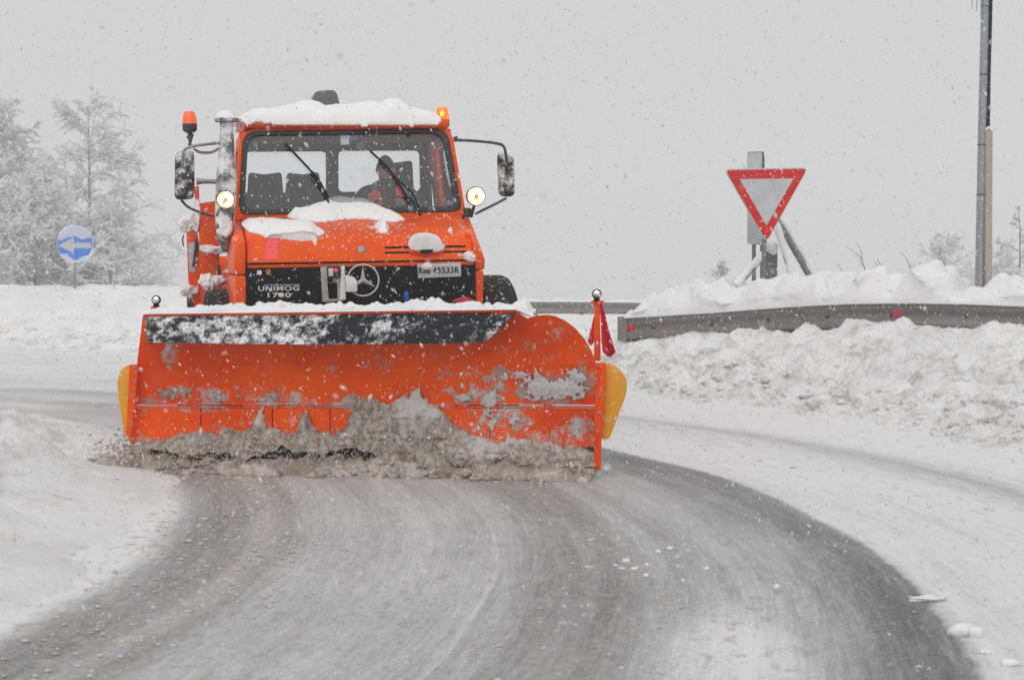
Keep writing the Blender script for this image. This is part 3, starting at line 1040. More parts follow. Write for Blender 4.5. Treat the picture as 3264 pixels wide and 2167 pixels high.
snowy_pole((2436, 818), (2348, 915), 22.7, 22.3, .03, .05, (-.02, -.03, .03))
t_ = np.linspace(0, 1, 12)
MB().tube([W(2448 + 24 * q, 772 + 38 * q, 23.32) for q in t_], [.05, .075, .08, .085, .085, .08, .08, .07, .065, .06, .05, .03], 12).build('snow_crust', 'snow', fk)

# ------------------------------------------------------------------ blue arrow sign on the left
Yb = 32.6
bs = empty('direction_sign', W(240, 918, Yb) * [1, 1, 0] + [0, 0, .9], 'round blue sign with a white left arrow half covered by snow', 'road sign')
c = W(239, 778, Yb)
rb = 58 / FPX * Yb
MB().lathe(c + [0, .02, 0], (0, -1, 0), [(0, rb), (.018, rb), (.02, rb * .985)], 40).build('board', 'sign_grey', bs, sharp=30)
MB().lathe(c + [0, -.0015, 0], (0, -1, 0), [(0, rb * .955), (.002, rb * .955)], 40).build('blue_face', 'sign_blue', bs, smooth=False)
def B(px, py, o=.0):
    p = W(px, py, Yb)
    p[1] = Yb - .0045 - o
    return p
arrow = [B(186, 783), B(236, 755), B(236, 774), B(291, 774), B(291, 791), B(236, 791), B(236, 808)]
MB().prism(arrow, (0, -.002, 0)).build('white_arrow', 'sign_white', bs, smooth=False)
# frozen snow stuck to the face
def face_snow(poly, nm, seed):
    V, F = snow_sheet(poly, 1.3, lambda a, b: np.stack([W(a, b, Yb)[..., 0], 0 * a + Yb - .008, W(a, b, Yb)[..., 2]], -1), (0, -1, 0), .007, 8, 2.2, .5, seed)
    return link_mesh('snow_crust', V, F, 'rime', bs)
face_snow([(184, 762), (188, 742), (204, 726), (226, 719), (252, 719), (275, 728), (290, 745), (296, 765), (286, 757), (262, 763), (240, 753), (215, 757), (196, 768)], 'a', 3)
face_snow([(184, 800), (196, 812), (214, 808), (222, 822), (245, 830), (262, 818), (285, 812), (294, 795), (297, 806), (280, 828), (256, 838), (226, 838), (200, 826)], 'b', 9)
MB().tube([W(239.5, 800, Yb + .06), W(239, 930, Yb + .06)], .022, 12).build('post', 'steel', bs)
MB().box(W(239, 778, Yb + .035), (.3, .03, .04)).build('bracket', 'dark_metal', bs)

# ------------------------------------------------------------------ lamp post on the right
Yl = 22.9
lp = empty('lamp_post', W(3128, 918, Yl) * [1, 1, 0] + [0, 0, .8], 'tall grey metal lamp post with a tan cable conduit strapped to its lower half', 'lamp post')
MB().tube([W(3121, 960, Yl), W(3131, 420, Yl), W(3140, 0, Yl), W(3154, -700, Yl)], [.062, .058, .052, .045], 20).build('pole', 'steel', lp)
MB().tube([W(3149, 960, Yl - .03), W(3149.5, 700, Yl - .03), W(3150.5, 418, Yl - .03)], .056, 18).build('conduit', 'tan_tube', lp)
MB().tube([W(3149, 420, Yl - .03), W(3151, 250, Yl), W(3158, 0, Yl), W(3170, -690, Yl)], [.026, .028, .026, .02], 10).build('cable', 'black', lp)
for py in (20, 238, 462, 620):
    t = (960 - py) / 960
    cx_ = 3121 + 19 * t + (2.0 if py < 300 else 0)
    rr_ = .068 if py > 300 else .066
    MB().lathe(W(cx_, py + 2, Yl), (0.02, 0, 1), [(0, rr_), (.012, rr_)], 20).build('strap', 'dark_metal', lp)
MB().tube([W(3140, 416, Yl - .03), W(3150, 408, Yl - .03), W(3161, 416, Yl - .03)], [.022, .035, .022], 10).build('snow_cap', 'snow', lp)
# a bracket arm with dangling icicle wires, its lower end just in the picture
arm = MB().tube([W(3137, -60, Yl), W(3090, -66, Yl - .1), W(3020, -60, Yl - .2)], .02, 10)
arm.build('arm', 'steel', lp)
for px, py in ((3099, 30), (3114, 37), (3127, 50)):
    MB().tube([W(px, -62, Yl - .08), W(px - 1, py, Yl - .08)], [.010, .005], 6).build('icicle', 'steel', lp)

# ------------------------------------------------------------------ trees under snow
def tree_segments(base, height, seed, spread, n_prim=34, z0=.10, lean=0.0, droop=.25, dens=1.0, up=.55):
    g = np.random.default_rng(seed)
    segs = []
    def branch(p, d, L, r, lvl):
        n = {0: 16, 1: 8, 2: 5, 3: 4}[lvl]
        pts = [p]
        d = d / np.linalg.norm(d)
        for i in range(n):
            f = i / n
            w = {0: .05, 1: .13, 2: .18, 3: .22}[lvl]
            d = d + g.normal(0, w, 3) + np.array([0, 0, (-droop * .22 if lvl else .08) + (.10 * f if lvl == 1 else 0)])
            d = d / np.linalg.norm(d)
            q = pts[-1] + d * L / n
            segs.append((pts[-1], q, r * (1 - f * .85), r * (1 - (i + 1) / n * .85), lvl))
            pts.append(q)
            if lvl == 3:
                continue
            cnt = {0: 0, 1: 1.9, 2: 1.6}[lvl] * dens
            for _ in range(int(cnt) + (g.random() < cnt % 1)):
                if f < .12 and lvl == 1:
                    continue
                s = g.normal(0, 1, 3)
                s -= d * (s @ d)
                s = s / (np.linalg.norm(s) + 1e-6)
                nd_ = d * .75 + s * .75
                branch(q, nd_, L * g.uniform(.28, .52) * (1 - .45 * f), r * .45, lvl + 1)
        return pts
    tp = branch(np.asarray(base, float), np.array([lean, 0, 1.0]), height, height * .012, 0)
    tp = np.array(tp)
    for i in range(n_prim):
        f = z0 + (1 - z0) * ((i + g.random()) / n_prim) ** .9
        k = min(int(f * 16), 15)
        p = tp[k] + (tp[k + 1] - tp[k]) * (f * 16 - k if f < 1 else 1)
        az = g.uniform(0, 2 * math.pi)
        el = up * (.55 + .9 * f) + g.normal(0, .16)
        L = height * spread * (1.05 - .80 * f) * g.uniform(.75, 1.15)
        branch(p, np.array([math.cos(az) * math.cos(el), math.sin(az) * math.cos(el), math.sin(el)]), L, height * .0052 * (1.1 - .6 * f), 1)
    return segs

def snowy_tree(name, base, height, seed, spread, label, cat, group=None, snow=1.0, **kw):
    sg = tree_segments(np.zeros(3), height, seed, spread, **kw)
    S0, S1 = np.array([s[0] for s in sg]), np.array([s[1] for s in sg])
    r0, r1 = np.array([s[2] for s in sg]), np.array([s[3] for s in sg])
    lv = np.array([s[4] for s in sg])
    root = empty(name, np.asarray(base, float), label, cat, group)
    r0, r1 = np.maximum(r0, .0022), np.maximum(r1, .0018)
    a = lv == 0
    V, F = tubes(S0[a], S1[a], r0[a], r1[a], 8)
    link_mesh('trunk', V, F, 'bark', root, 'local')
    a = ~a
    V, F = tubes(S0[a], S1[a], r0[a], r1[a], 4)
    o = link_mesh('branches', V, F, 'twig', root, 'local')
    tag(o, kind='stuff')
    D = S1 - S0
    hz = np.hypot(D[:, 0], D[:, 1]) / (np.linalg.norm(D, axis=1) + 1e-9)
    g = np.random.default_rng(seed + 1)
    keep = (g.random(len(sg)) < .93) & (lv > 0)
    rs = (np.array([0, .038, .027, .019])[lv] * (.35 + .75 * hz) * g.uniform(.55, 1.35, len(sg))) * snow * (height / 5) ** .5
    up = np.stack([0 * rs, 0 * rs, r0 + rs * .75], 1)
    V, F = tubes(S0[keep] + up[keep], S1[keep] + up[keep], rs[keep], rs[keep] * .85, 5)
    V[:, 2] -= 0
    o = link_mesh('snow_load', V, F, 'rime', root, 'local')
    tag(o, kind='stuff')
    # pillows caught in the forks
    ks = np.where((lv >= 1) & (lv <= 2))[0]
    ks = g.choice(ks, min(len(ks), int(90 * snow)), replace=False)
    V, F = lumps_mesh([(S1[k] + [0, 0, .03], g.uniform(.03, .085) * snow, int(k), (1.3, 1.3, .7)) for k in ks], 1)
    o = link_mesh('snow_pillows', V, F, 'rime', root, 'local')
    tag(o, kind='stuff')
    return root

def tb(px, Y, z):
    p = W(px, 900, Y)
    return np.array([p[0], Y, z])
Yt = 84.0
snowy_tree('snowy_tree', tb(276, Yt, -.7), 10.7, 21, .48, 'tall snow laden bare tree rising behind the round blue sign', 'tree', n_prim=40, dens=1.0, snow=.95)
snowy_tree('snowy_tree', tb(-30, Yt + .5, -.7), 10.6, 5, .56, 'dense snow laden tree cut off by the left edge of the photo', 'tree', n_prim=46, dens=1.05, snow=1.1)
snowy_tree('snowy_bush', tb(110, Yt - 3.5, -.6), 6.0, 33, .80, 'low broad snow laden bush left of the round blue sign', 'bush', n_prim=36, dens=1.1, snow=1.25, z0=.05)
snowy_tree('snowy_bush', tb(345, Yt - 2, -.7), 4.6, 44, .90, 'low snow laden bush at the foot of the tall tree near the truck', 'bush', n_prim=26, dens=1.0, snow=1.1, z0=.05)
snowy_tree('snowy_bush', tb(5, Yt - 5, -.6), 5.4, 54, .85, 'low snow laden bush at the left edge below the dense tree', 'bush', n_prim=34, dens=1.1, snow=1.25, z0=.05)
snowy_tree('snowy_bush', tb(3020, 62, -.8), 3.5, 61, .62, 'faint snowy bush left of the lamp post behind the guardrail', 'bush', n_prim=36, dens=.9, snow=.75, z0=.05)
snowy_tree('snowy_bush', tb(3180, 62.5, -.8), 3.3, 67, .56, 'faint snowy bush right of the lamp post behind the guardrail', 'bush', n_prim=30, dens=.9, snow=.7, z0=.05)
snowy_tree('snowy_sapling', tb(3246, 27, .6), 1.75, 75, .26, 'thin dark sapling at the right edge behind the guardrail', 'sapling', n_prim=16, dens=.6, snow=.5, z0=.1)
snowy_tree('snowy_sapling', tb(2305, 25.5, .75), .72, 83, .5, 'small frosted twiggy shrub left of the give way sign', 'shrub', n_prim=9, dens=.6, snow=.6, z0=.1)

def stem(name, pts, label, Y=22.6, r=.006):
    b = MB()
    root = None
    for p in pts:
        P = spline([W(a, c, Y) for a, c in p], 5)
        if root is None:
            root = empty(name, P[0] - [0, 0, .05], label, 'stem')
        MB().tube(P, np.linspace(r, r * .4, len(P)), 5).build('twig', 'bark', root)
stem('bare_stem', [[(2762, 875), (2745, 825), (2718, 800), (2697, 788)], [(2748, 832), (2745, 800), (2729, 775)], [(2752, 850), (2742, 836), (2736, 826)]], 'forked bare stem sticking out of the snow ridge, tallest of them')
stem('bare_stem', [[(2692, 888), (2684, 865), (2667, 838)], [(2686, 895), (2680, 882), (2676, 872)]], 'single thin bent stem left of the forked bare stem')
stem('bare_stem', [[(2808, 885), (2797, 850), (2784, 830)], [(2808, 850), (2796, 825)]], 'pair of short bare stems right of the forked bare stem')
stem('bare_stem', [[(2902, 858), (2890, 825), (2868, 803)]], 'curved bare stem on the highest hump of the snow ridge')

# ------------------------------------------------------------------ lumps of snow on and beside the road
def place(px, py, z=0.0):
    d = ray(px, py)
    return CAMP + d * ((z - CAMH) / d[2])
def chunk(px, py, s, seed, label, squash=(1, 1, .7), z=0.0, material='snow', group=None, amp=.3):
    p = place(px, py, z)
    V, F = lump(p + np.array([0, s * .6, s * squash[2] * .55]), s, seed, 3, squash, amp)
    o = link_mesh('snow_lump', V, F, material)
    tag(o, label, 'snow lump', group)
chunk(3060, 2030, .032, 3, 'bigger white snow lump of the pair on the dark track at lower right', (1.25, .9, .9))
chunk(3116, 2031, .026, 8, 'smaller white snow lump touching the bigger one at lower right', (1.1, .9, .95))
chunk(3143, 2086, .018, 12, 'small white snow lump alone just below the pair at lower right')
chunk(3228, 2122, .022, 19, 'white snow lump at the lower right edge on the snowy lane', (1.4, 1, .6))
chunk(2960, 1915, .05, 27, 'low flat drift of snow on the dark track above the pair of lumps', (1.4, 1.3, .16), amp=.5)
for i, (px, py, s) in enumerate([(1998, 1795, .018), (2025, 1818, .013), (2058, 1838, .011), (2062, 1804, .011), (2098, 1762, .012), (2136, 1752, .013), (2160, 1778, .009), (2160, 1806, .008), (2252, 1816, .009), (1962, 1805, .008), (2194, 1757, .006), (2476, 1873, .012)]):
    chunk(px, py, s, 40 + i, 'small white snow crumb scattered on the grey middle of the road', (1.2, 1, .8), group='snow crumbs scattered on the middle of the road')
bk = [(2620, 1275, .16, 'broad dirty snow boulder at the foot of the right bank'), (2660, 1302, .17, 'dirty snow boulder in front of the broad one at the foot of the bank'),
      (2095, 1235, .13, 'rounded dirty snow lump at the foot of the bank near the plough'), (2150, 1222, .15, 'second rounded dirty snow lump beside the one nearest the plough'),
      (2965, 1278, .13, 'dirty snow lump on the bank right of the two boulders'), (3190, 1300, .16, 'dirty snow boulder at the right edge of the bank foot'),
      (2590, 1052, .10, 'snow lump lodged under the guardrail beam')]
for i, (px, py, s, lb) in enumerate(bk):
    d = ray(px, py)
    t = np.linspace(8, 30, 3000)
    P = CAMP + d[None] / d[1] * t[:, None]
    gz = ground_z(P[:, 0], P[:, 1], False)
    k = np.argmax(P[:, 2] < gz) if (P[:, 2] < gz).any() else 2000
    V, F = lump(P[k] + [0, .05, s * .25], s, 70 + i, 3, (1.35, 1.0, .62), .4)
    o = link_mesh('snow_boulder', V, F, 'ground', attr={'dirty': np.full(len(V), 1.0)})
    tag(o, lb, 'snow lump')

# uncounted rubble of the ploughed bank and crumbs on the road
items = []
for _ in range(2300):
    th = rng.uniform(-5, 95)
    t = abs(rng.normal(.06, .20)) - .07
    r = r_out(th) + t * 4.0
    a = R(th)
    x, yv = RCX + r * math.cos(a), RCY + r * math.sin(a)
    items.append((x, yv, rng.uniform(.012, .040) * (2.2 if rng.random() < .05 else 1) * (1.0 if t < .5 else .8)))
A = np.array(items)
Z = ground_z(A[:, 0], A[:, 1])
V, F = lumps_mesh([((a[0], a[1], z - a[2] * .05), a[2], i, (1.35, 1.1, .65)) for i, (a, z) in enumerate(zip(A, Z))], 1)
o = link_mesh('snow_rubble', V, F, 'ground', attr={'dirty': np.full(len(V), .8)})
tag(o, 'uncounted crumbs of ploughed snow on the bank', kind='stuff')
items = []
for _ in range(1900):
    th = rng.uniform(-28, 40)
    k = rng.random()
    r = rng.normal(9.75, .22) if k < .40 else (rng.normal(9.35, .2) if k < .52 else (rng.normal(13.7, .45) if k < .74 else (rng.normal(11.35, .2) if k < .85 else rng.normal(8.5, .5))))
    a = R(th)
    s = rng.uniform(.003, .009) * (1.9 if rng.random() < .06 else 1)
    items.append((RCX + r * math.cos(a), RCY + r * math.sin(a), s))
A = np.array(items)
Z = np.maximum(ground_z(A[:, 0], A[:, 1]), 0)
V, F = lumps_mesh([((a[0], a[1], z + a[2] * .25), a[2], i, (1.6, 1.1, .55)) for i, (a, z) in enumerate(zip(A, Z))], 1, .5)
o = link_mesh('slush_crumbs', V, F, 'crumb')
tag(o, 'beige crumbs of slush on the road', kind='stuff')

# ------------------------------------------------------------------ the truck
PSI, ROLL = R(11), R(.9)
tx = np.array([math.cos(PSI), math.sin(PSI), 0])
ty = np.array([-math.sin(PSI), math.cos(PSI), 0])
tz = np.array([0, 0, 1.0])
TM = np.eye(4)
TM[:3, 0] = tx * math.cos(ROLL) + tz * math.sin(ROLL)
TM[:3, 1] = ty
TM[:3, 2] = tz * math.cos(ROLL) - tx * math.sin(ROLL)
TM[:3, 3] = W(1157, 900, 12.9) * [1, 1, 0]
TI = np.linalg.inv(TM)
CL = xf(TI, CAMP)

def L(px, py, ly):
    d = ray(px, py) @ TI[:3, :3].T
    return CL + d * ((ly - CL[1]) / d[..., 1])[..., None]

def LP(px, py, a, b, off=0.0):
    """a, b = (y, z) of two points of a plane that runs straight across the truck"""
    n = np.array([0, -(b[1] - a[1]), b[0] - a[0]])
    n = n / np.linalg.norm(n)
    if n[1] > 0:
        n = -n
    q = np.array([0, a[0], a[1]]) + n * off
    d = ray(px, py) @ TI[:3, :3].T
    return CL + d * (((q - CL) @ n) / (d @ n))[..., None]

truck = empty('snow_plough_truck', TM, 'orange snow plough truck with lit headlamps and a wide orange blade coming towards the camera', 'truck')
def tb_(mb, name, material, parent=None, **kw):
    return mb.build(name, material, parent or truck, 'local' if False else TM, **kw)

NOSE, CREASE, BASE, TOP = (0.0, 1.39), (.13, 1.60), (.93, 1.80), (1.18, 2.56)
# bonnet
def bonnet_loop(pl, pr, zlow, n=14, crown=.003):
    u = np.linspace(0, 1, n)[:, None]
    t = pl * (1 - u) + pr * u + np.array([0, 0, 1.0]) * crown * (1 - (2 * u - 1) ** 2)
    b = t[::-1].copy()
    b[:, 2] = zlow
    return np.concatenate([t, b])
st = [(L(789, 838, .0), L(1511, 826, .0)), (LP(784, 760, NOSE, CREASE), LP(1501, 752, NOSE, CREASE)), (LP(783, 748, CREASE, BASE), LP(1497, 740, CREASE, BASE)), (LP(771, 686, CREASE, BASE), LP(1466, 680, CREASE, BASE))]
bon = MB().loft([bonnet_loop(a, b, q) for (a, b), q in zip(st, (1.362, 1.375, 1.385, 1.42))])
bonnet = tb_(bon, 'bonnet', 'orange', bevel=.012, sharp=50)
MB_ = MB
dark = MB().box((0, .55, 1.12), (1.72, .9, .44))
tb_(dark, 'engine_bay', 'black')
# fenders
def fender(front, rear, split_y, name='fender'):
    f = np.array([L(a, b, .02) for a, b in front])
    r = np.array([L(a, b, .93) for a, b in rear])
    tb_(MB().loft([f, r]), name, 'orange', bevel=.016, sharp=50)
fender([(1506, 774), (1531, 786), (1546, 830), (1545, 860), (1515, 860)], [(1469, 700), (1494, 690), (1512, 745), (1512, 850), (1480, 850)], 0)
fender([(1515, 862.5), (1542, 862.5), (1540, 930), (1538, 1040), (1517, 1040)], [(1480, 853), (1510, 853), (1509, 920), (1508, 1000), (1482, 1000)], 0, 'lower_fender')
fender([(783, 768), (754, 776), (746, 838), (746, 876), (785, 876)], [(768, 702), (742, 708), (724, 765), (722, 870), (750, 870)], 0)
fender([(785, 878.5), (750, 878.5), (751, 940), (757, 1040), (786, 1040)], [(750, 873), (724, 873), (722, 930), (722, 1000), (752, 1000)], 0, 'lower_fender')
for a, b in ((752, 764), (1492, 742)):
    p = L(a, b, .12)
    tb_(MB().lathe(p, (0, -1, .35), [(-.03, .03), (.01, .03), (.03, .02), (.035, .004)], 14), 'indicator', 'amber_faint_glow')

# grille
gp = [L(788, 841, .012), L(1512, 829, .012), L(1520, 1090, .012), L(783, 1096, .012)]
grille = tb_(MB().prism(gp, (0, .05, 0)), 'grille', 'black', bevel=.006)
lip = MB().prism([L(789, 838, -.005), L(1511, 826, -.005), L(1511, 832, -.005), L(789, 845, -.005)], (0, .04, 0))
tb_(lip, 'grille_lip', 'black', bevel=.004)
for k in range(5):
    y0 = 985 + k * 16
    tb_(MB().prism([L(800, y0, .004), L(1505, y0 - 6, .004), L(1505, y0 + 1, .004), L(800, y0 + 7, .004)], (0, .02, 0)), 'grille_slat', 'black', grille, bevel=.003)

def text_mesh(body, h, bold=0.0, sx=1.0, ext=.004, space=1.0, shear=0.0):
    cu = bpy.data.curves.new('t', 'FONT')
    cu.body = body
    cu.size = h * 1.4
    cu.extrude = ext
    cu.offset = bold
    cu.space_character = space
    cu.shear = shear
    cu.resolution_u = 4
    cu.align_x = 'LEFT'
    ob = bpy.data.objects.new('t', cu)
    COL.objects.link(ob)
    dg = bpy.context.evaluated_depsgraph_get()
    me = bpy.data.meshes.new_from_object(ob.evaluated_get(dg))
    V = np.array([v.co[:] for v in me.vertices])
    F = [tuple(p.vertices) for p in me.polygons]
    bpy.data.objects.remove(ob)
    bpy.data.curves.remove(cu)
    bpy.data.meshes.remove(me)
    V[:, 0] -= V[:, 0].min()
    V[:, 1] -= V[:, 1].min()
    return V, F

def lettering(body, px0, py0, px1, py1, ly, material, parent, name, bold=0.0, shear=0.0, space=1.0):
    """letters standing on the front between the lower left and the upper right corner"""
    V, F = text_mesh(body, .1, bold, shear=shear, space=space)
    a, b, c = L(px0, py1, ly), L(px1, py1 - (px1 - px0) * .012, ly), L(px0, py0, ly)
    w, h = V[:, 0].max(), V[:, 1].max()
    P = a + (b - a) * (V[:, :1] / w) + (c - a) * (V[:, 1:2] / h) + np.array([0, -1, 0]) * V[:, 2:3]
    return tb_(MB().add(P, F), name, material, parent, smooth=False)
lettering('UNIMOG', 823, 912, 954, 928, .008, 'silver', grille, 'lettering', bold=.0035, space=1.12)
lettering('1700', 853, 933, 927, 949, .008, 'silver', grille, 'lettering', bold=.0035, space=1.12)
tb_(MB().prism([L(842, 908, .008), L(957, 906, .008), L(957, 907.6, .008), L(842, 909.6, .008)], (0, .004, 0)), 'trim_line', 'silver', grille)
V, F = lump(L(894, 939.5, .004), .022, 5, 2, (1.0, .3, .55), .5)
tb_(MB().add(V, F), 'frozen_snow', 'snow', grille)
# star in a ring
sc_ = L(1157, 893, .0)
rs_ = (L(1209, 893, 0) - sc_)[0]
def disk_pts(r, n=48):
    return np.array([sc_ + np.array([r * math.cos(t), -.012, r * math.sin(t)]) for t in np.arange(n) * 2 * math.pi / n])
emb = tb_(MB().ring(disk_pts(rs_), disk_pts(rs_ * .915), (0, .02, 0)), 'emblem', 'silver', bevel=.002)
star = MB()
for k in range(3):
    t = math.pi / 2 + k * 2 * math.pi / 3
    tip = sc_ + np.array([math.cos(t), 0, math.sin(t)]) * rs_ * .93 + [0, -.006, 0]
    for s in (-1, 1):
        u = t + s * math.pi / 3
        e = sc_ + np.array([math.cos(u), 0, math.sin(u)]) * rs_ * .17 + [0, -.002, 0]
        mid = sc_ + [0, -.03, 0]
        star.add([mid, tip, e, sc_ + [0, .01, 0]], [(0, 1, 2), (0, 3, 1), (1, 3, 2), (0, 2, 3)])
tb_(star, 'star', 'silver', emb, smooth=False)
# stickers
tb_(MB().prism(rquad([L(819, 862, .006), L(834, 862, .006), L(834, 876, .006), L(820, 876, .006)], .006), (0, .006, 0)), 'sticker', 'white_paint', grille, smooth=False)
tb_(MB().prism(rquad([L(846, 861, .006), L(861, 857, .006), L(863, 873, .006), L(850, 878, .006)], .006), (0, .006, 0)), 'sticker', 'sticker_orange', grille, smooth=False)
# socket panel with its open cover
po, pi_ = rquad([L(1022, 851, -.03), L(1092, 847, -.03), L(1096, 960, -.03), L(1028, 963, -.03)], .012), rquad([L(1044, 902, -.03), L(1075, 901, -.03), L(1076, 953, -.03), L(1048, 953, -.03)], .008)
sp = tb_(MB().ring(po, pi_, (0, .035, 0)), 'socket_panel', 'galv', bevel=.003)
tb_(MB().prism(rquad([L(1042, 848, -.05), L(1084, 846, -.05), L(1085, 884, -.05), L(1044, 886, -.05)], .01), (0, .03, 0)), 'control_box', 'dark_metal', sp, bevel=.004)
tb_(MB().prism(rquad([L(1047, 856, -.055), L(1062, 855, -.055), L(1062, 880, -.055), L(1048, 881, -.055)], .004), (0, .006, 0)), 'switch_plate', 'white_paint', sp, bevel=.002)
tb_(MB().lathe(L(1070, 862, -.052), (0, -1, 0), [(0, .014), (.008, .014), (.014, .008), (.016, .001)], 14), 'warning_light', 'red_led', sp)
tb_(MB().lathe(L(1052, 892, -.045), (0, -1, 0), [(0, .02), (.02, .022), (.03, .014)], 14), 'socket', 'black', sp)
tb_(MB().prism([L(1090, 848, -.08), L(1098, 845, -.08), L(1103, 955, -.08), L(1082, 958, -.08)], (0, .05, 0)), 'socket_cover', 'white_paint', sp, bevel=.006)
tb_(MB().prism([L(1101, 876, -.10), L(1128, 883, -.10), L(1139, 896, -.10), L(1139, 930, -.10), L(1103, 931, -.10)], (0, .07, 0)), 'cover_bracket', 'white_paint', sp, bevel=.006)
# number plate
plate = tb_(MB().prism(rquad([L(1330, 842, -.012), L(1469, 837, -.012), L(1470, 881, -.012), L(1333, 887, -.012)], .006), (0, .012, 0)), 'number_plate', 'sign_white', bevel=.002)
lettering('R', 1335, 853, 1346, 873, -.014, 'black', plate, 'lettering')
lettering('oma', 1347, 861, 1371, 872.5, -.014, 'black', plate, 'lettering', shear=.2)
lettering('45533R', 1380, 851, 1464, 871.5, -.014, 'black', plate, 'lettering', space=1.05)
V, F = lump(L(1362, 849, -.012), .045, 15, 2, (1.0, .25, .62), .45)
tb_(MB().add(V, F), 'frozen_snow', 'snow', plate)
# bonnet fittings
def bn(px, py, off=.004):
    off = off + .008
    return LP(px, py, NOSE, CREASE, off) if py > 757 else LP(px, py, CREASE, BASE, off + .006)
tn = np.array([0, -.85, .53])
tb_(MB().loft([[bn(842, 828), bn(886, 827), bn(886, 790), bn(846, 790)], [p - tn * .006 for p in (bn(842, 828), bn(886, 827), bn(886, 790), bn(846, 790))]]), 'reflective_tape', 'tape', smooth=False)
tb_(MB().loft([[bn(846, 789), bn(886, 789), bn(893, 759), bn(853, 759)], [p - tn * .006 for p in (bn(846, 789), bn(886, 789), bn(893, 759), bn(853, 759))]]), 'reflective_tape', 'tape', smooth=False)
tb_(MB().lathe(bn(1152, 796, .0), (0, -.85, .3), [(-.01, .031), (.010, .031), (.017, .025), (.018, .001)], 24), 'badge', 'galv')
for x0, x1, y0 in ((1226, 1303, 789), (1226, 1305, 806), (1413, 1484, 786), (1413, 1488, 803)):
    a, b, c2, d2 = bn(x0, y0 - 3, .001), bn(x1, y0 - 4, .001), bn(x1, y0 + 2, .001), bn(x0, y0 + 3, .001)
    tb_(MB().loft([rquad([a, b, c2, d2], .008, 3), rquad([p - tn * .01 for p in (a, b, c2, d2)], .008, 3)]), 'air_slot_shade', 'black', bonnet, smooth=False)  # raised black strip: the shade inside the slot is put in as colour
sc1 = [bn(1305, 797, .0), bn(1411, 791, .0), bn(1408, 812, .0), bn(1308, 816, .0)]
tb_(MB().loft([rquad(sc1, .02), rquad([bn(1312, 772, .05), bn(1405, 767, .05), bn(1404, 797, .05), bn(1312, 801, .05)], .02)]), 'air_scoop', 'orange', bevel=.008)
tb_(MB().prism(rquad([bn(1338, 799, .052), bn(1380, 797, .052), bn(1378, 807, .052), bn(1341, 809, .052)], .006), tn * .01), 'scoop_opening_shade', 'black', bonnet)  # solid black plate, painted dark in place of a shaded mouth
# blue coupling, hoses
bl = L(1295, 955, -.12)
tb_(MB().lathe(bl, (0, -.1, 1), [(-.05, .012), (-.01, .014), (.0, .02), (.045, .02), (.05, .014), (.062, .010), (.066, .001)], 14), 'blue_coupling', 'blue_plastic')
for k in range(3):
    b0 = L(1440 + 6 * k, 978 + 2 * k, -.10 - .03 * k)
    P = spline([b0, L(1452 + 14 * k, 958 + 3 * k, -.12), L(1490 + 12 * k, 952 + 6 * k, -.10), L(1535 + 6 * k, 975 + 5 * k, -.05)], 6)
    tb_(MB().tube(P, .011, 8), 'hydraulic_hose', 'red_plastic' if k < 2 else 'galv')
for k in range(9):
    a = L(1440 + k * 11, 968 + k * 1.4, -.16)
    tb_(MB().tube([a, a + np.array([.03, .01, -.02])], .006, 6), 'spring_coil', 'steel')

# windscreen frame and cab
fo = [LP(748, 702, BASE, TOP, .0), LP(1487, 688, BASE, TOP), LP(1439, 402, BASE, TOP), LP(765, 411, BASE, TOP)]
fi = [LP(761, 684, BASE, TOP, .0), LP(1473, 674, BASE, TOP), LP(1425, 409, BASE, TOP), LP(776, 418, BASE, TOP)]
tn2 = np.array([0, .94, -.32])
tb_(MB().ring(rquad(fo, [.02, .02, .14, .14], 6), rquad(fi, [.09, .09, .13, .13], 6), tn2 * .06), 'windscreen_frame', 'orange', bevel=.010)
gi = [LP(779, 668, BASE, TOP, .0), LP(1452, 657, BASE, TOP), LP(1406, 422, BASE, TOP), LP(792, 431, BASE, TOP)]
ws_g = tb_(MB().ring(rquad(fi, [.09, .09, .13, .13], 6), rquad(gi, [.08, .08, .11, .11], 6), tn2 * .03), 'windscreen_gasket', 'gasket', bevel=.006)
for o in (ws_g,):
    for v in o.data.vertices:
        v.co.y -= .012
wg = tb_(MB().add([p + tn2 * .012 for p in rquad(gi, [.08, .08, .11, .11], 6)], [tuple(range(28))]), 'windscreen', 'glass', smooth=False)

YB = 2.38
fl = {k: np.array(p) for k, p in zip(('bl', 'br', 'tr', 'tl'), fo)}
zt_back = fl['tr'][2]
def side_wall(b, t, sgn, name):
    b0, t0 = b + tn2 * .058, t + tn2 * .058
    bb, tt = np.array([b[0], YB, b[2]]), np.array([t[0], YB, t[2]])
    def uv(u, v):
        return (b0 * (1 - u) + bb * u) * (1 - v) + (t0 * (1 - u) + tt * u) * v
    return tb_(MB().ring(rquad([uv(0, 0), uv(1, 0), uv(1, 1), uv(0, 1)], .01, 5), rquad([uv(.10, .08), uv(.74, .08), uv(.74, .84), uv(.20, .84)], .06, 5), np.array([-sgn * .05, 0, 0])), name, 'orange', bevel=.006)
side_wall(fl['br'], fl['tr'], 1, 'cab_side')
side_wall(fl['bl'], fl['tl'], -1, 'cab_side')
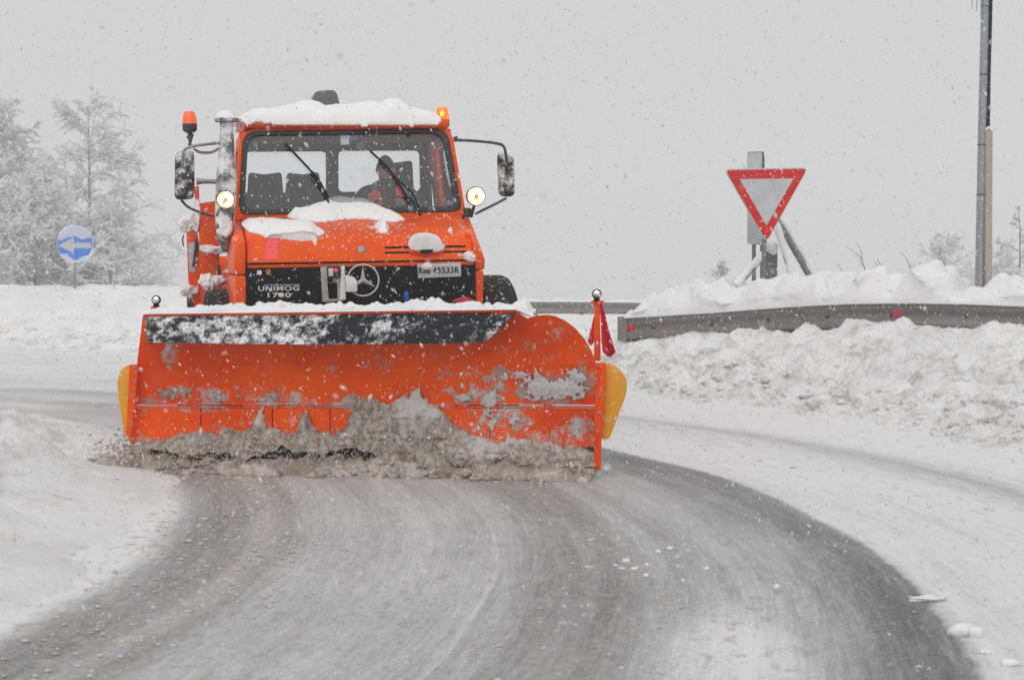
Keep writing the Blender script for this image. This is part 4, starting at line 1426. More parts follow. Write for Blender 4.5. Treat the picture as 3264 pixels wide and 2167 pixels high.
# back wall with its two windows
yb = YB - .002
xl_, xr_ = fl['bl'][0] + .052, fl['br'][0] - .052
zc = L(1058, 500, yb)[0]
def cell(x0, x1, win):
    o = [np.array(q) for q in ((x0, yb, 1.25), (x1, yb, 1.25), (x1 - (.045 if x1 > .5 else 0), yb, zt_back), (x0 + (.045 if x0 < -.5 else 0), yb, zt_back))]
    wq = [L(a, b, yb) for a, b in win]
    tb_(MB().ring(rquad(o, .004, 5), rquad(wq, .05, 5), (0, .05, 0)), 'back_wall', 'interior', sharp=30)
    tb_(MB().add([p + [0, .03, 0] for p in rquad(wq, .05, 5)], [tuple(range(24))]), 'back_window', 'clear_glass', smooth=False)
cell(xl_, zc, [(775, 615), (1040, 613), (1040, 482), (775, 484)])
cell(zc, xr_, [(1079, 612), (1341, 610), (1338, 480), (1079, 481)])
# lower cab, doors, floor
for sgn, x in ((-1, fl['bl'][0]), (1, fl['br'][0])):
    d = MB().box((x - sgn * .03, (.98 + YB) / 2, 1.42), (.06, YB - .98, .72))
    door = tb_(d, 'door', 'orange', bevel=.012)
    tb_(MB().tube([(x + sgn * .02, 1.98, 1.62), (x + sgn * .035, 2.04, 1.62), (x + sgn * .035, 2.16, 1.62), (x + sgn * .02, 2.22, 1.62)], .012, 8), 'handle', 'black', door)
    tb_(MB().add([(x - sgn * .03 * .9 + 0, .9 + .32, 1.86), (x - sgn * .03, 2.02, 1.86), (x - sgn * .075, 2.02, 2.42), (x - sgn * .07, 1.32, 2.42)], [(0, 1, 2, 3)]), 'door_glass', 'clear_glass', smooth=False)
tb_(MB().box((0, 1.68, 1.10), (1.78, 1.38, .05)), 'cab_floor', 'interior')
tb_(MB().box((0, 1.03, 1.42), (1.74, .05, .62)), 'firewall', 'interior')
tb_(MB().box((.0, 1.20, 1.69), (1.70, .34, .16)), 'dashboard', 'black', bevel=.03)
z_r = (fl['tl'][2] + fl['tr'][2]) / 2
RX_ = (fl['tr'][0] - fl['tl'][0]) / 2
RXC = (fl['tr'][0] + fl['tl'][0]) / 2
roof = tb_(MB().box((RXC, (1.12 + YB + .08) / 2, z_r + .035), (RX_ * 2 - .05, YB + .08 - 1.12, .085)), 'roof', 'orange', bevel=.038, seg=4)
tb_(MB().box((RXC, (1.24 + YB) / 2, z_r - .03), (RX_ * 2 - .12, YB - 1.3, .03)), 'roof_lining', 'interior', bevel=.01)
# sun visor band of papers
a = LP(1090, 461, BASE, TOP, -.03)
tb_(MB().loft([[LP(1087, 462, BASE, TOP, -.03), LP(1113, 461, BASE, TOP, -.03), LP(1112, 430, BASE, TOP, -.03), LP(1085, 431, BASE, TOP, -.03)], [LP(1087, 462, BASE, TOP, -.034), LP(1113, 461, BASE, TOP, -.034), LP(1112, 430, BASE, TOP, -.034), LP(1085, 431, BASE, TOP, -.034)]]), 'permit_card', 'white_paint', wg, smooth=False)
tb_(MB().loft([[LP(1115, 447, BASE, TOP, -.03), LP(1144, 446, BASE, TOP, -.03), LP(1142, 429, BASE, TOP, -.03), LP(1113, 430, BASE, TOP, -.03)], [LP(1115, 447, BASE, TOP, -.034), LP(1144, 446, BASE, TOP, -.034), LP(1142, 429, BASE, TOP, -.034), LP(1113, 430, BASE, TOP, -.034)]]), 'permit_card', 'blue_plastic', wg, smooth=False)
for px in (1428, 1440):
    tb_(MB().lathe(LP(px, 648, BASE, TOP, -.025), (0, -1, .3), [(0, .022), (.003, .022)], 16), 'round_sticker', 'blue_plastic', wg, smooth=False)
# seats
def seat(pts, ly, x0, x1):
    P = [L(a, b, ly) for a, b in pts]
    poly = P + [np.array([P[-1][0], ly, 1.45]), np.array([P[0][0], ly, 1.45])]
    s = tb_(MB().prism(poly, (0, .13, 0)), 'seat', 'seat', bevel=.03, seg=3)
    xm, w = (P[0][0] + P[-1][0]) / 2, abs(P[-1][0] - P[0][0])
    tb_(MB().box((xm, ly - .2, 1.40), (w, .48, .14)), 'seat_cushion', 'seat', s, bevel=.04)
    tb_(MB().box((xm, ly - .15, 1.24), (w * .7, .4, .2)), 'seat_base', 'interior', s)
seat([(789, 618), (793, 549), (843, 556), (898, 548), (904, 618)], 2.08, 0, 0)
seat([(911, 618), (916, 549), (966, 556), (1017, 547), (1028, 618)], 2.08, 0, 0)
seat([(1212, 610), (1222, 522), (1262, 518), (1315, 511), (1321, 612)], 2.10, 0, 0)
# steering wheel
swc = L(1262, 668, 1.42)
ax = np.array([0, -.55, .85])
ax /= np.linalg.norm(ax)
e1, e2 = np.array([1.0, 0, 0]), np.cross(ax, [1.0, 0, 0])
tor = MB()
rim_ = [swc + .21 * (math.cos(t) * e1 + math.sin(t) * e2) for t in np.linspace(0, 2 * math.pi, 33)]
tor.tube(rim_, .014, 8, caps=False)
swo = tb_(tor, 'steering_wheel', 'black')
tb_(MB().tube([swc - e1 * .2, swc, swc + e1 * .2], .012, 6).tube([swc, swc - e2 * .2], .012, 6).lathe(swc, ax, [(-.03, .05), (.01, .045)], 12).tube([swc, swc - ax * .3], .025, 8), 'spokes', 'black', swo)

# wipers
def wiper(arm, blade, off=.045):
    w = tb_(MB().tube(spline([LP(a, b, BASE, TOP, off) for a, b in arm], 5), .0085, 8), 'wiper', 'black')
    P = spline([LP(a, b, BASE, TOP, off - .022) for a, b in blade], 5)
    tb_(MB().tube(P, .0105, 6), 'wiper_blade', 'black', w)
    p = LP(arm[0][0], arm[0][1], BASE, TOP, off - .01)
    tb_(MB().lathe(p, (0, -1, .4), [(-.03, .022), (.012, .022), (.02, .012)], 12), 'wiper_pivot', 'black', w)
wiper([(1056, 672), (1045, 640), (1030, 600), (993, 556)], [(1046, 630), (1012, 570), (960, 512), (908, 458)])
wiper([(1338, 690), (1332, 655), (1312, 615), (1268, 573)], [(1315, 665), (1280, 600), (1235, 535), (1180, 482)])

# mirrors
def mirror(body, arms, ly, nm='mirror'):
    P = rquad([L(a, b, ly) for a, b in body], .055, 6)
    c_ = P.mean(0)
    m_ = tb_(MB().loft([c_ + (P - c_) * .86 + np.array([0, -.035, 0]), P + np.array([0, -.01, 0]), P + np.array([0, .06, 0])]), nm, 'mirror', bevel=.008, sharp=60)
    tb_(MB().add(c_ + (P - c_) * .92 + np.array([0, .063, 0]), [tuple(range(len(P)))]), 'mirror_glass', 'chrome', m_, smooth=False)
    for pts, r_, mt in arms:
        Q = spline([L(a, b, y) for a, b, y in pts], 6)
        tb_(MB().tube(Q, r_, 8), 'mirror_arm', mt, m_)
    return m_
mirror([(1587, 481), (1637, 481), (1641, 628), (1592, 625)], [([(1455, 447, 1.12), (1520, 450, 1.02), (1580, 457, .95), (1604, 466, .93), (1612, 490, .92), (1617, 535, .94)], .0125, 'dark_metal'), ([(1515, 682, .95), (1570, 655, .95), (1614, 632, .97)], .011, 'dark_metal'), ([(1452, 436, 1.12), (1455, 452, 1.12)], .02, 'dark_metal')], 1.0)
mirror([(558, 484), (619, 478), (621, 634), (556, 638)], [([(700, 456, .92), (650, 461, .88), (610, 468, .85), (586, 484, .86), (580, 545, .9)], .013, 'steel'), ([(618, 474, .88), (636, 485, .9), (672, 486, .95), (704, 470, 1.0)], .012, 'steel'), ([(578, 639, .96), (600, 660, .95), (640, 678, .95), (684, 690, .95)], .011, 'dark_metal')], .92)
tb_(MB().box(L(596, 560, .86), (.10, .04, .05)), 'mirror_clamp', 'dark_metal', bevel=.008)
# headlamps on the cab corners
def headlamp(px, py, ly, rpx):
    c_ = L(px, py, ly)
    r_ = (L(px + rpx, py, ly) - c_)[0]
    h = tb_(MB().lathe(c_, (0.06, -1, 0), [(.10, r_ * .35), (.07, r_ * .75), (.0, r_ * .98), (-.02, r_), (-.028, r_ * .96), (-.028, r_ * .90)][::-1] if False else [(-.10, r_ * .35), (-.07, r_ * .75), (.0, r_ * .98), (.02, r_), (.028, r_ * .97), (.026, r_ * .90)], 32), 'headlamp', 'lamp_ring', sharp=60)
    tb_(MB().lathe(c_, (0.06, -1, 0), [(.022, r_ * .87), (.032, r_ * .86), (.040, r_ * .6), (.043, r_ * .2), (.0432, .001)], 32), 'lens', 'lamp_lit', h)
    tb_(MB().lathe(c_ + [.0, 0, -.002], (0.06, -1, 0), [(.038, r_ * .24), (.046, r_ * .22), (.048, .001)], 10), 'bulb_cap', 'lamp_core', h)
    return h
headlamp(718, 637, .55, 30)
h2 = headlamp(1515, 626, .80, 31)
tb_(MB().tube([L(1512, 656, .84), L(1508, 668, .86), L(1500, 690, .9)], [.012, .014, .02], 8), 'lamp_bracket', 'dark_metal', h2)
tb_(MB().box(L(1489, 678, .92), (.06, .08, .08)), 'bracket_block', 'dark_metal', bevel=.012)

# snorkel
def sec(px, py, w, ly, dep):
    c_ = L(px, py, ly)
    hw = (L(px + w / 2, py, ly) - c_)[0]
    return np.array([c_ + np.array([hw * math.cos(t) * (1 + .0 * abs(math.sin(t))), dep * math.sin(t), 0]) for t in np.arange(20) * 2 * math.pi / 20])
sn = MB().loft([sec(723, 386, 44, .78, .06), sec(723, 430, 44, .78, .06), sec(723, 480, 50, .78, .07), sec(722, 560, 64, .77, .08), sec(720, 630, 69, .76, .085), sec(715, 690, 60, .75, .08), sec(712, 745, 44, .74, .06), sec(716, 790, 26, .74, .045), sec(718, 806, 12, .74, .03)])
snork = tb_(sn, 'snorkel', 'snorkel')
cp = L(723, 384, .78)
tb_(MB().lathe(cp, (0, 0, 1), [(-.02, .06), (-.012, .095), (.012, .1), (.02, .09)], 24), 'snorkel_cap', 'snorkel', snork)
# beacons
def beacon(px, pyb, pyt, rpx, ly, lit):
    b0, t0 = L(px, pyb, ly), L(px, pyt, ly)
    h = (t0 - b0)[2]
    r_ = (L(px + rpx, pyb, ly) - b0)[0]
    b_ = tb_(MB().lathe(b0, (0, 0, 1), [(-.02, r_ * .55), (0, r_ * .95), (h * .30, r_ * 1.0), (h * .34, r_ * .98)], 24), 'beacon', 'dark_metal', sharp=50)
    tb_(MB().lathe(b0, (0, 0, 1), [(h * .33, r_ * .99), (h * .6, r_ * .94), (h * .88, r_ * .80), (h * .97, r_ * .62), (h, r_ * .30), (h * 1.003, .001)], 24), 'beacon_dome', 'amber_lit' if lit else 'amber_faint_glow', b_)
    if lit:
        V, F = lump(b0 + [-.01, -r_ * .9, h * .62], .018, 3, 1, (.8, .5, 1.4), .3)
        tb_(MB().add(V, F), 'beacon_flash', 'flash', b_)
    return b_
b1 = beacon(605, 416, 355, 24, .95, False)
tb_(MB().tube([L(605, 418, .95), L(607, 435, .95), L(606, 452, .93), L(604, 470, .9)], [.02, .024, .014, .013], 10), 'beacon_stem', 'dark_metal', b1)
tb_(MB().tube([L(594, 440, .94), L(618, 431, .94)], .008, 6), 'wing_screw', 'dark_metal', b1)
beacon(1410, 404, 341, 23, 1.20, True)

# wheels
def wheel(px, py, ly, r_, w, sgn):
    c_ = L(px, py, ly)
    c_[2] = r_
    pr = [(-w / 2, r_ * .60), (-w / 2, r_ * .90), (-w * .42, r_ * .97), (-w * .3, r_), (w * .3, r_), (w * .42, r_ * .97), (w / 2, r_ * .90), (w / 2, r_ * .60)]
    wh = tb_(MB().lathe(c_, (1, 0, 0), pr, 40), 'wheel', 'tyre', sharp=50)
    tb_(MB().lathe(c_, (sgn, 0, 0), [(-w * .45, r_ * .60), (w * .30, r_ * .60), (w * .34, r_ * .5), (w * .2, r_ * .42), (w * .24, r_ * .2), (w * .36, r_ * .16), (w * .36, .001)], 24), 'rim', 'orange', wh)
    return wh
wheel(708, 950, .98, .60, .30, -1)
wheel(1560, 950, .98, .64, .34, 1)
wheel(650, 950, 4.25, .60, .34, -1)
wheel(1440, 950, 4.25, .60, .34, 1)
# chassis, axles
for s in (-1, 1):
    tb_(MB().box((s * .38, 2.4, .78), (.09, 4.9, .18)), 'chassis_rail', 'dark_metal', bevel=.01)
for y_ in (.98, 4.25):
    tb_(MB().tube([(-.9, y_, .62), (.9, y_, .62)], .09, 12), 'axle', 'dark_metal')
tb_(MB().box((0, -.06, .72), (1.7, .16, .24)), 'bumper', 'orange', bevel=.02)
tb_(MB().box((0, -.45, .55), (.9, .7, .12)).box((-.35, -.9, .5), (.1, .8, .1)).box((.35, -.9, .5), (.1, .8, .1)), 'plough_mount', 'dark_metal', bevel=.01)
# load bed and gear behind the cab
bed = tb_(MB().box((0, 4.1, 1.16), (2.2, 2.7, .10)), 'load_bed', 'orange', bevel=.012)
for s in (-1, 1):
    tb_(MB().box((s * 1.09, 4.1, 1.36), (.05, 2.7, .32)), 'drop_side', 'orange', bed, bevel=.01)
tb_(MB().box((0, 5.43, 1.36), (2.13, .05, .32)), 'drop_side', 'orange', bed, bevel=.01)
tb_(MB().prism([L(636, 648, 2.7), L(690, 640, 2.7), L(700, 640, 2.7), L(700, 1010, 2.7), L(640, 1010, 2.7), L(634, 800, 2.7)], (0, .12, 0)), 'bulkhead', 'orange', bevel=.012)
tb_(MB().prism([L(621, 595, 2.75), L(634, 592, 2.75), L(640, 740, 2.75), L(622, 740, 2.75)], (0, .06, 0)), 'bulkhead_post', 'orange', bevel=.008)
tb_(MB().tube([L(626, 579, 2.75), L(650, 578, 2.75), L(705, 580, 2.75)], [.035, .024, .022], 10), 'pipe', 'steel')
tbx = tb_(MB().prism([L(594, 735, 2.75), L(630, 728, 2.75), L(640, 900, 2.75), L(640, 1000, 2.75), L(624, 1000, 2.75), L(600, 900, 2.75)], (0, .5, 0)), 'tool_box', 'orange', bevel=.012)
tb_(MB().prism(rquad([L(600, 775, 2.74), L(620, 772, 2.74), L(624, 866, 2.74), L(604, 868, 2.74)], .01), (0, .01, 0)), 'tool_box_panel', 'sign_grey', tbx, bevel=.002)
tb_(MB().tube(spline([L(586, 750, 2.72), L(582, 765, 2.72), L(585, 785, 2.72)], 5), .007, 6), 'hook', 'black', tbx)
tb_(MB().tube([L(616, 850, 2.72), L(628, 760, 2.72), L(632, 800, 2.72)], .012, 8), 'latch_bar', 'dark_metal', tbx)
tb_(MB().prism([L(690, 842, 1.6), L(702, 842, 1.6), L(708, 900, 1.6), L(694, 905, 1.6)], (0, .1, 0)), 'step', 'dark_metal', bevel=.01)
# mast with a rounded hood, behind the centre pillar
tb_(MB().box((L(1050, 500, 3.05)[0], 3.05, 1.95), (.07, .07, 1.55)), 'mast', 'dark_metal', bevel=.01)
tb_(MB().prism(rquad([L(996, 372, 2.95), L(1000, 290, 2.95), L(1072, 286, 2.95), L(1092, 372, 2.95)], [.01, .06, .06, .01], 5), (0, .3, 0)), 'spreader_hood', 'grey_plastic', bevel=.02, seg=3)

# ------------------------------------------------------------------ plough blade
AL = R(9)
pe = np.array([math.cos(AL), -math.sin(AL), 0])
pn_ = np.array([-math.sin(AL), -math.cos(AL), 0])
PQ = W(1165, 1200, 10.95)
PQ = np.array([PQ[0], 10.95, 0])

def PB(px, py, off=0.0):
    d = ray(px, py)
    q = (PQ - CAMP) @ pn_ + off
    return CAMP + d * (q / (d @ pn_))[..., None]

def curve_d(p):
    z = p[..., 2]
    u = (p - PQ) @ pe
    base = .17 * np.clip((z - .42) / .6, -1, 1.2) ** 2
    hump = .16 * sstep(.75, 1.6, u) * sstep(.1, .75, z)
    return base + hump

def BL(px, py, off=0.0):
    p = PB(px, py, 0.0)
    for _ in range(2):
        p = PB(px, py, curve_d(p) + off)
    return p

TOPX = np.array([(440, 1012), (455, 1004), (470, 1001), (1000, 995), (1640, 989), (1658, 1002), (1680, 1016), (1710, 1006), (1742, 1003), (1770, 1008), (1800, 1022), (1830, 1044), (1860, 1078), (1882, 1115), (1896, 1150), (1904, 1185), (1908, 1300)], float)
def top_py(px):
    return np.interp(px, TOPX[:, 0], TOPX[:, 1])
BOT = 1470.0
def xl(py):
    return np.interp(py, [1000, 1160, 1400, 1480], [456, 436, 414, 408])
_fb = [(1760, 1232, 170, 62, 1.25), (1600, 1205, 160, 38, .8), (1830, 1205, 90, 52, .9), (1700, 1185, 240, 52, .5), (1475, 1262, 60, 36, .9), (1560, 1268, 70, 62, .9), (1640, 1340, 160, 72, .75), (1820, 1350, 130, 70, .75), (1570, 1340, 100, 70, .8),
       (510, 1262, 130, 34, .85), (600, 1256, 80, 36, .9), (700, 1258, 60, 44, .85), (760, 1260, 60, 36, .7), (830, 1262, 60, 54, .9), (940, 1275, 70, 36, .95), (1115, 1280, 80, 40, 1.0), (880, 1262, 50, 44, .7), (1420, 1200, 90, 50, .55), (546, 1128, 50, 44, .9),
       (1190, 1140, 30, 60, .7), (1060, 1150, 40, 40, .5), (1250, 1170, 60, 40, .4), (1780, 1080, 150, 120, .42), (1640, 1100, 120, 80, .35), (620, 1180, 30, 50, .5), (870, 1170, 26, 40, .5), (1380, 1130, 90, 40, .35)]
def film_at(X, Y):
    f = np.zeros_like(X)
    X0, Y0 = X, Y
    X = X0 + 34 * fbm(X0 / 55, Y0 / 45, 0, 4, 131, .6)
    Y = Y0 + 26 * fbm(X0 / 42, Y0 / 50, 5, 4, 133, .6)
    for a, b_, rx, ry, amp in _fb:
        f = np.maximum(f, amp * np.clip(1.15 - np.hypot((X - a) / rx, (Y - b_) / ry), 0, 1))
    f = np.maximum(f, .62 * sstep(1330, 1420, Y) + .0 * X)
    return np.maximum(f, .55 * np.exp(-((Y - 1292) / 14) ** 2) * (1 - sstep(1150, 1250, X) * .4))
def blade_part(y0, y1, x0=None, x1=1906.0, off=0.0, nu=260, nv=54, thick=.035, name='plough_blade', material='plough_paint', parent=None):
    us = np.linspace(0, 1, nu)
    vs = np.linspace(0, 1, nv)
    U, Vv = np.meshgrid(us, vs)
    X = np.zeros_like(U)
    Y = np.zeros_like(U)
    for i in range(nv):
        for _ in range(2):
            left = xl(Y[i]) if x0 is None else x0
            X[i] = left + (x1 - left) * U[i]
            tp = top_py(X[i]) if y0 is None else y0
            tp = np.minimum(tp, (y1 if y1 else BOT) - 2)
            Y[i] = tp + (y1 - tp) * Vv[i]
    F0 = BL(X, Y, off).reshape(-1, 3)
    B0 = F0 - pn_ * thick
    h, w = U.shape
    F1 = grid_faces(h, w)
    n = h * w
    E = []
    for j in range(w - 1):
        E.append((j, j + n, j + 1 + n, j + 1))
        k = (h - 1) * w + j
        E.append((k, k + 1, k + 1 + n, k + n))
    for i in range(h - 1):
        k = i * w
        E.append((k, k + w, k + w + n, k + n))
        k = i * w + w - 1
        E.append((k, k + n, k + w + n, k + w))
    F = np.concatenate([F1[:, ::-1], F1 + n, np.array(E)])
    fa = film_at(X, Y).ravel()
    o = link_mesh(name, np.concatenate([F0, B0]), [tuple(f) for f in F], material, parent or truck, sharp=40, attr={'film': np.concatenate([fa, fa])})
    return o
plough = blade_part(None, 1286, off=0.0)
xs_ = [None, 640, 868, 1052, 1300, 1562, 1906]
for i in range(6):
    a = xs_[i]
    blade_part(1301, 1424, a if a is None else a + 2.2, xs_[i + 1] - 2.2 if i < 5 else 1904, off=.012, nu=44, nv=24, name='edge_segment', parent=plough)
blade_part(1283, 1290, None, 1902, off=.016, nu=40, nv=3, name='seam_bar', parent=plough)
blade_part(1294, 1299, None, 1902, off=.016, nu=40, nv=3, name='seam_bar', parent=plough)
blade_part(1161, 1163.5, None, 1900, off=.006, nu=40, nv=3, name='weld_seam', parent=plough)
blade_part(1418, 1492, None, 1895, off=.004, nu=40, nv=4, name='rubber_edge', material='rubber', parent=plough)
# stiffening ribs behind
for u in (-1.3, -.6, 0, .6, 1.2):
    c_ = PQ + pe * u - pn_ * .10 + np.array([0, 0, .55])
    MB().loft([[c_ + pe * .012 * s + np.array([0, 0, h]) + pn_ * q for s, h, q in ((-1, -.4, .06), (1, -.4, .06), (1, .4, .12), (-1, .4, .12))], [c_ + pe * .012 * s + np.array([0, 0, h]) - pn_ * .16 for s, h in ((-1, -.3), (1, -.3), (1, .3), (-1, .3))]]).build('rib', 'plough_paint', plough)
MB().tube([PQ - pn_ * .22 - pe * 1.3 + [0, 0, .6], PQ - pn_ * .22 + pe * 1.3 + [0, 0, .6]], .06, 12).build('cross_beam', 'plough_paint', plough)
# rubber deflector hanging from the upper edge
def deflector():
    bl_ = np.array([(468, 1091), (700, 1095), (1000, 1098), (1300, 1096), (1530, 1093), (1556, 1083), (1590, 1050), (1640, 1002)], float)
    us = np.linspace(0, 1, 110)
    vs = np.linspace(0, 1, 12)
    pts, n = [], 0
    for v in vs:
        x0 = 462 + 6 * v
        X = x0 + (1644 - x0) * us
        yt = np.interp(X, [462, 1000, 1644], [1009, 1003, 996])
        yb_ = np.interp(X, bl_[:, 0], bl_[:, 1])
        Y = yt + (yb_ - yt) * v
        pts.append(PB(X, Y, .20 + .15 * v + .02 * math.sin(v * 3) + .006 * fbm(us * 9, us * 0 + v * 2, 0, 3, 2)))
    F0 = np.array(pts).reshape(-1, 3)
    h, w = 12, 110
    B0 = F0 - pn_ * .016
    F1 = grid_faces(h, w)
    n = h * w
    E = []
    for j in range(w - 1):
        E.append((j, j + n, j + 1 + n, j + 1))
        k = (h - 1) * w + j
        E.append((k, k + 1, k + 1 + n, k + n))
    for i in range(h - 1):
        k = i * w
        E.append((k, k + w, k + w + n, k + n))
        k = i * w + w - 1
        E.append((k, k + n, k + w + n, k + w))
    link_mesh('rubber_deflector', np.concatenate([F0, B0]), [tuple(f) for f in np.concatenate([F1[:, ::-1], F1 + n, np.array(E)])], 'deflector', plough, sharp=40)
    # steel strip that clamps it
    MB().prism([PB(458, 1001, .205), PB(1646, 988, .205), PB(1646, 995, .205), PB(458, 1009, .205)], -pn_ * .22).build('top_ledge', 'plough_paint', plough, bevel=.006)
deflector()
# side plates and yellow flaps
def flat(poly, off, thick, name, material, parent, bevel=.003, r=0):
    P = [PB(a, b, off) for a, b in poly]
    if r:
        P = rquad(P, r, 6)
    return MB().prism(P, -pn_ * thick).build(name, material, parent, bevel=bevel)
flat([(455, 1004), (470, 1012), (468, 1095), (455, 1100)], .19, .10, 'side_plate', 'plough_paint', plough)
sl_ = flat([(412, 1163), (441, 1161), (430, 1300), (414, 1405), (402, 1386)], .10, .03, 'side_plate', 'plough_paint', plough)
sr_ = flat([(1899, 1158), (1930, 1155), (1925, 1300), (1916, 1400), (1914, 1498), (1893, 1498), (1893, 1400)], .14, .03, 'side_plate', 'plough_paint', plough)
yl = flat([(424, 1160), (392, 1168), (374, 1205), (374, 1250), (396, 1386), (402, 1388), (414, 1300)], .06, .012, 'side_flap', 'yellow', plough, r=.05)
yr = flat([(1924, 1157), (1960, 1160), (1998, 1205), (1998, 1250), (1942, 1400), (1916, 1402), (1920, 1300)], .09, .012, 'side_flap', 'yellow', plough, r=.07)
for par, pts in ((sl_, [(428, 1170), (432, 1188), (430, 1215), (426, 1240), (424, 1262), (420, 1310), (416, 1345)]), (sr_, [(1913, 1170), (1914, 1205), (1913, 1238), (1912, 1262), (1910, 1316), (1906, 1375)])):
    for a, b in pts:
        o_ = .10 if a < 1000 else .14
        MB().lathe(PB(a, b, o_), pn_, [(-.005, .009), (.004, .009), (.008, .005), (.009, .001)], 8).build('bolt', 'steel', par)
# marker lamps on their posts and the red flag
def marker(px, py, rpx, off, post_to, yb_):
    pp = PB(px, py, off)
    r_ = rpx / FPX * pp[1]
    mp = MB().prism([PB(px - 7, py + 26, off), PB(px + 8, py + 26, off), PB(px + 11, post_to, off), PB(px - 9, post_to, off)], -pn_ * .04).build('marker_post', 'plough_paint', plough, bevel=.005)
    MB().prism([PB(px - 20, py + 22, off + .02), PB(px + 21, py + 21, off + .02), PB(px + 19, py + 29, off + .02), PB(px - 17, py + 30, off + .02)], -pn_ * .08).build('marker_bracket', 'plough_paint', mp, bevel=.004)
    MB().lathe(pp + [0, 0, -r_ * 1.5], (0, 0, 1), [(0, r_ * .8), (r_ * .6, r_ * .55), (r_ * .9, r_ * .5)], 16).build('marker_foot', 'black', mp)
    MB().lathe(pp, pn_, [(-r_ * .98, .001), (-r_ * .8, r_ * .6), (-r_ * .35, r_ * .94), (0, r_), (r_ * .25, r_ * .97), (r_ * .30, r_ * .84)], 24).build('marker_lamp', 'black', mp)
    MB().lathe(pp, pn_, [(r_ * .22, r_ * .85), (r_ * .45, r_ * .72), (r_ * .62, r_ * .45), (r_ * .7, .001)], 24).build('lamp_glass', 'chrome', mp)
    return mp
marker(498, 956, 15, -.05, 1010, 0)
mk = marker(1902, 937, 16, .02, 1150, 0)
def flag(rows, off, seed):
    """rows = (left x, right x, y) down the cloth"""
    rw = np.array(rows, float)
    t = np.linspace(0, len(rw) - 1, 26)
    Lx, Rx, Yy = [np.interp(t, np.arange(len(rw)), rw[:, k]) for k in range(3)]
    U = np.linspace(0, 1, 14)[None]
    X = Lx[:, None] * (1 - U) + Rx[:, None] * U
    Y = Yy[:, None] + 0 * U
    Vv = np.linspace(0, 1, 26)[:, None] + 0 * U
    wv = .030 * np.sin(U * 6 + seed) * (.25 + Vv) * (.4 + U) + .010 * fbm(U * 3 + 0 * Vv, Vv * 3, 0, 2, seed)
    P = (PB(X, Y, off) + pn_ * wv[..., None]).reshape(-1, 3)
    o = link_mesh('warning_flag', P, [tuple(f) for f in grid_faces(26, 14)], 'red_cloth', mk, sharp=0)
    s = o.modifiers.new('thickness', 'SOLIDIFY')
    s.thickness = .004
flag([(1911, 1916, 968), (1914, 1930, 1010), (1916, 1940, 1055), (1918, 1952, 1090), (1922, 1962, 1122), (1938, 1945, 1137)], .03, 1)
flag([(1893, 1897, 1006), (1886, 1895, 1035), (1879, 1894, 1062), (1872, 1892, 1088), (1880, 1886, 1100)], -.05, 5)

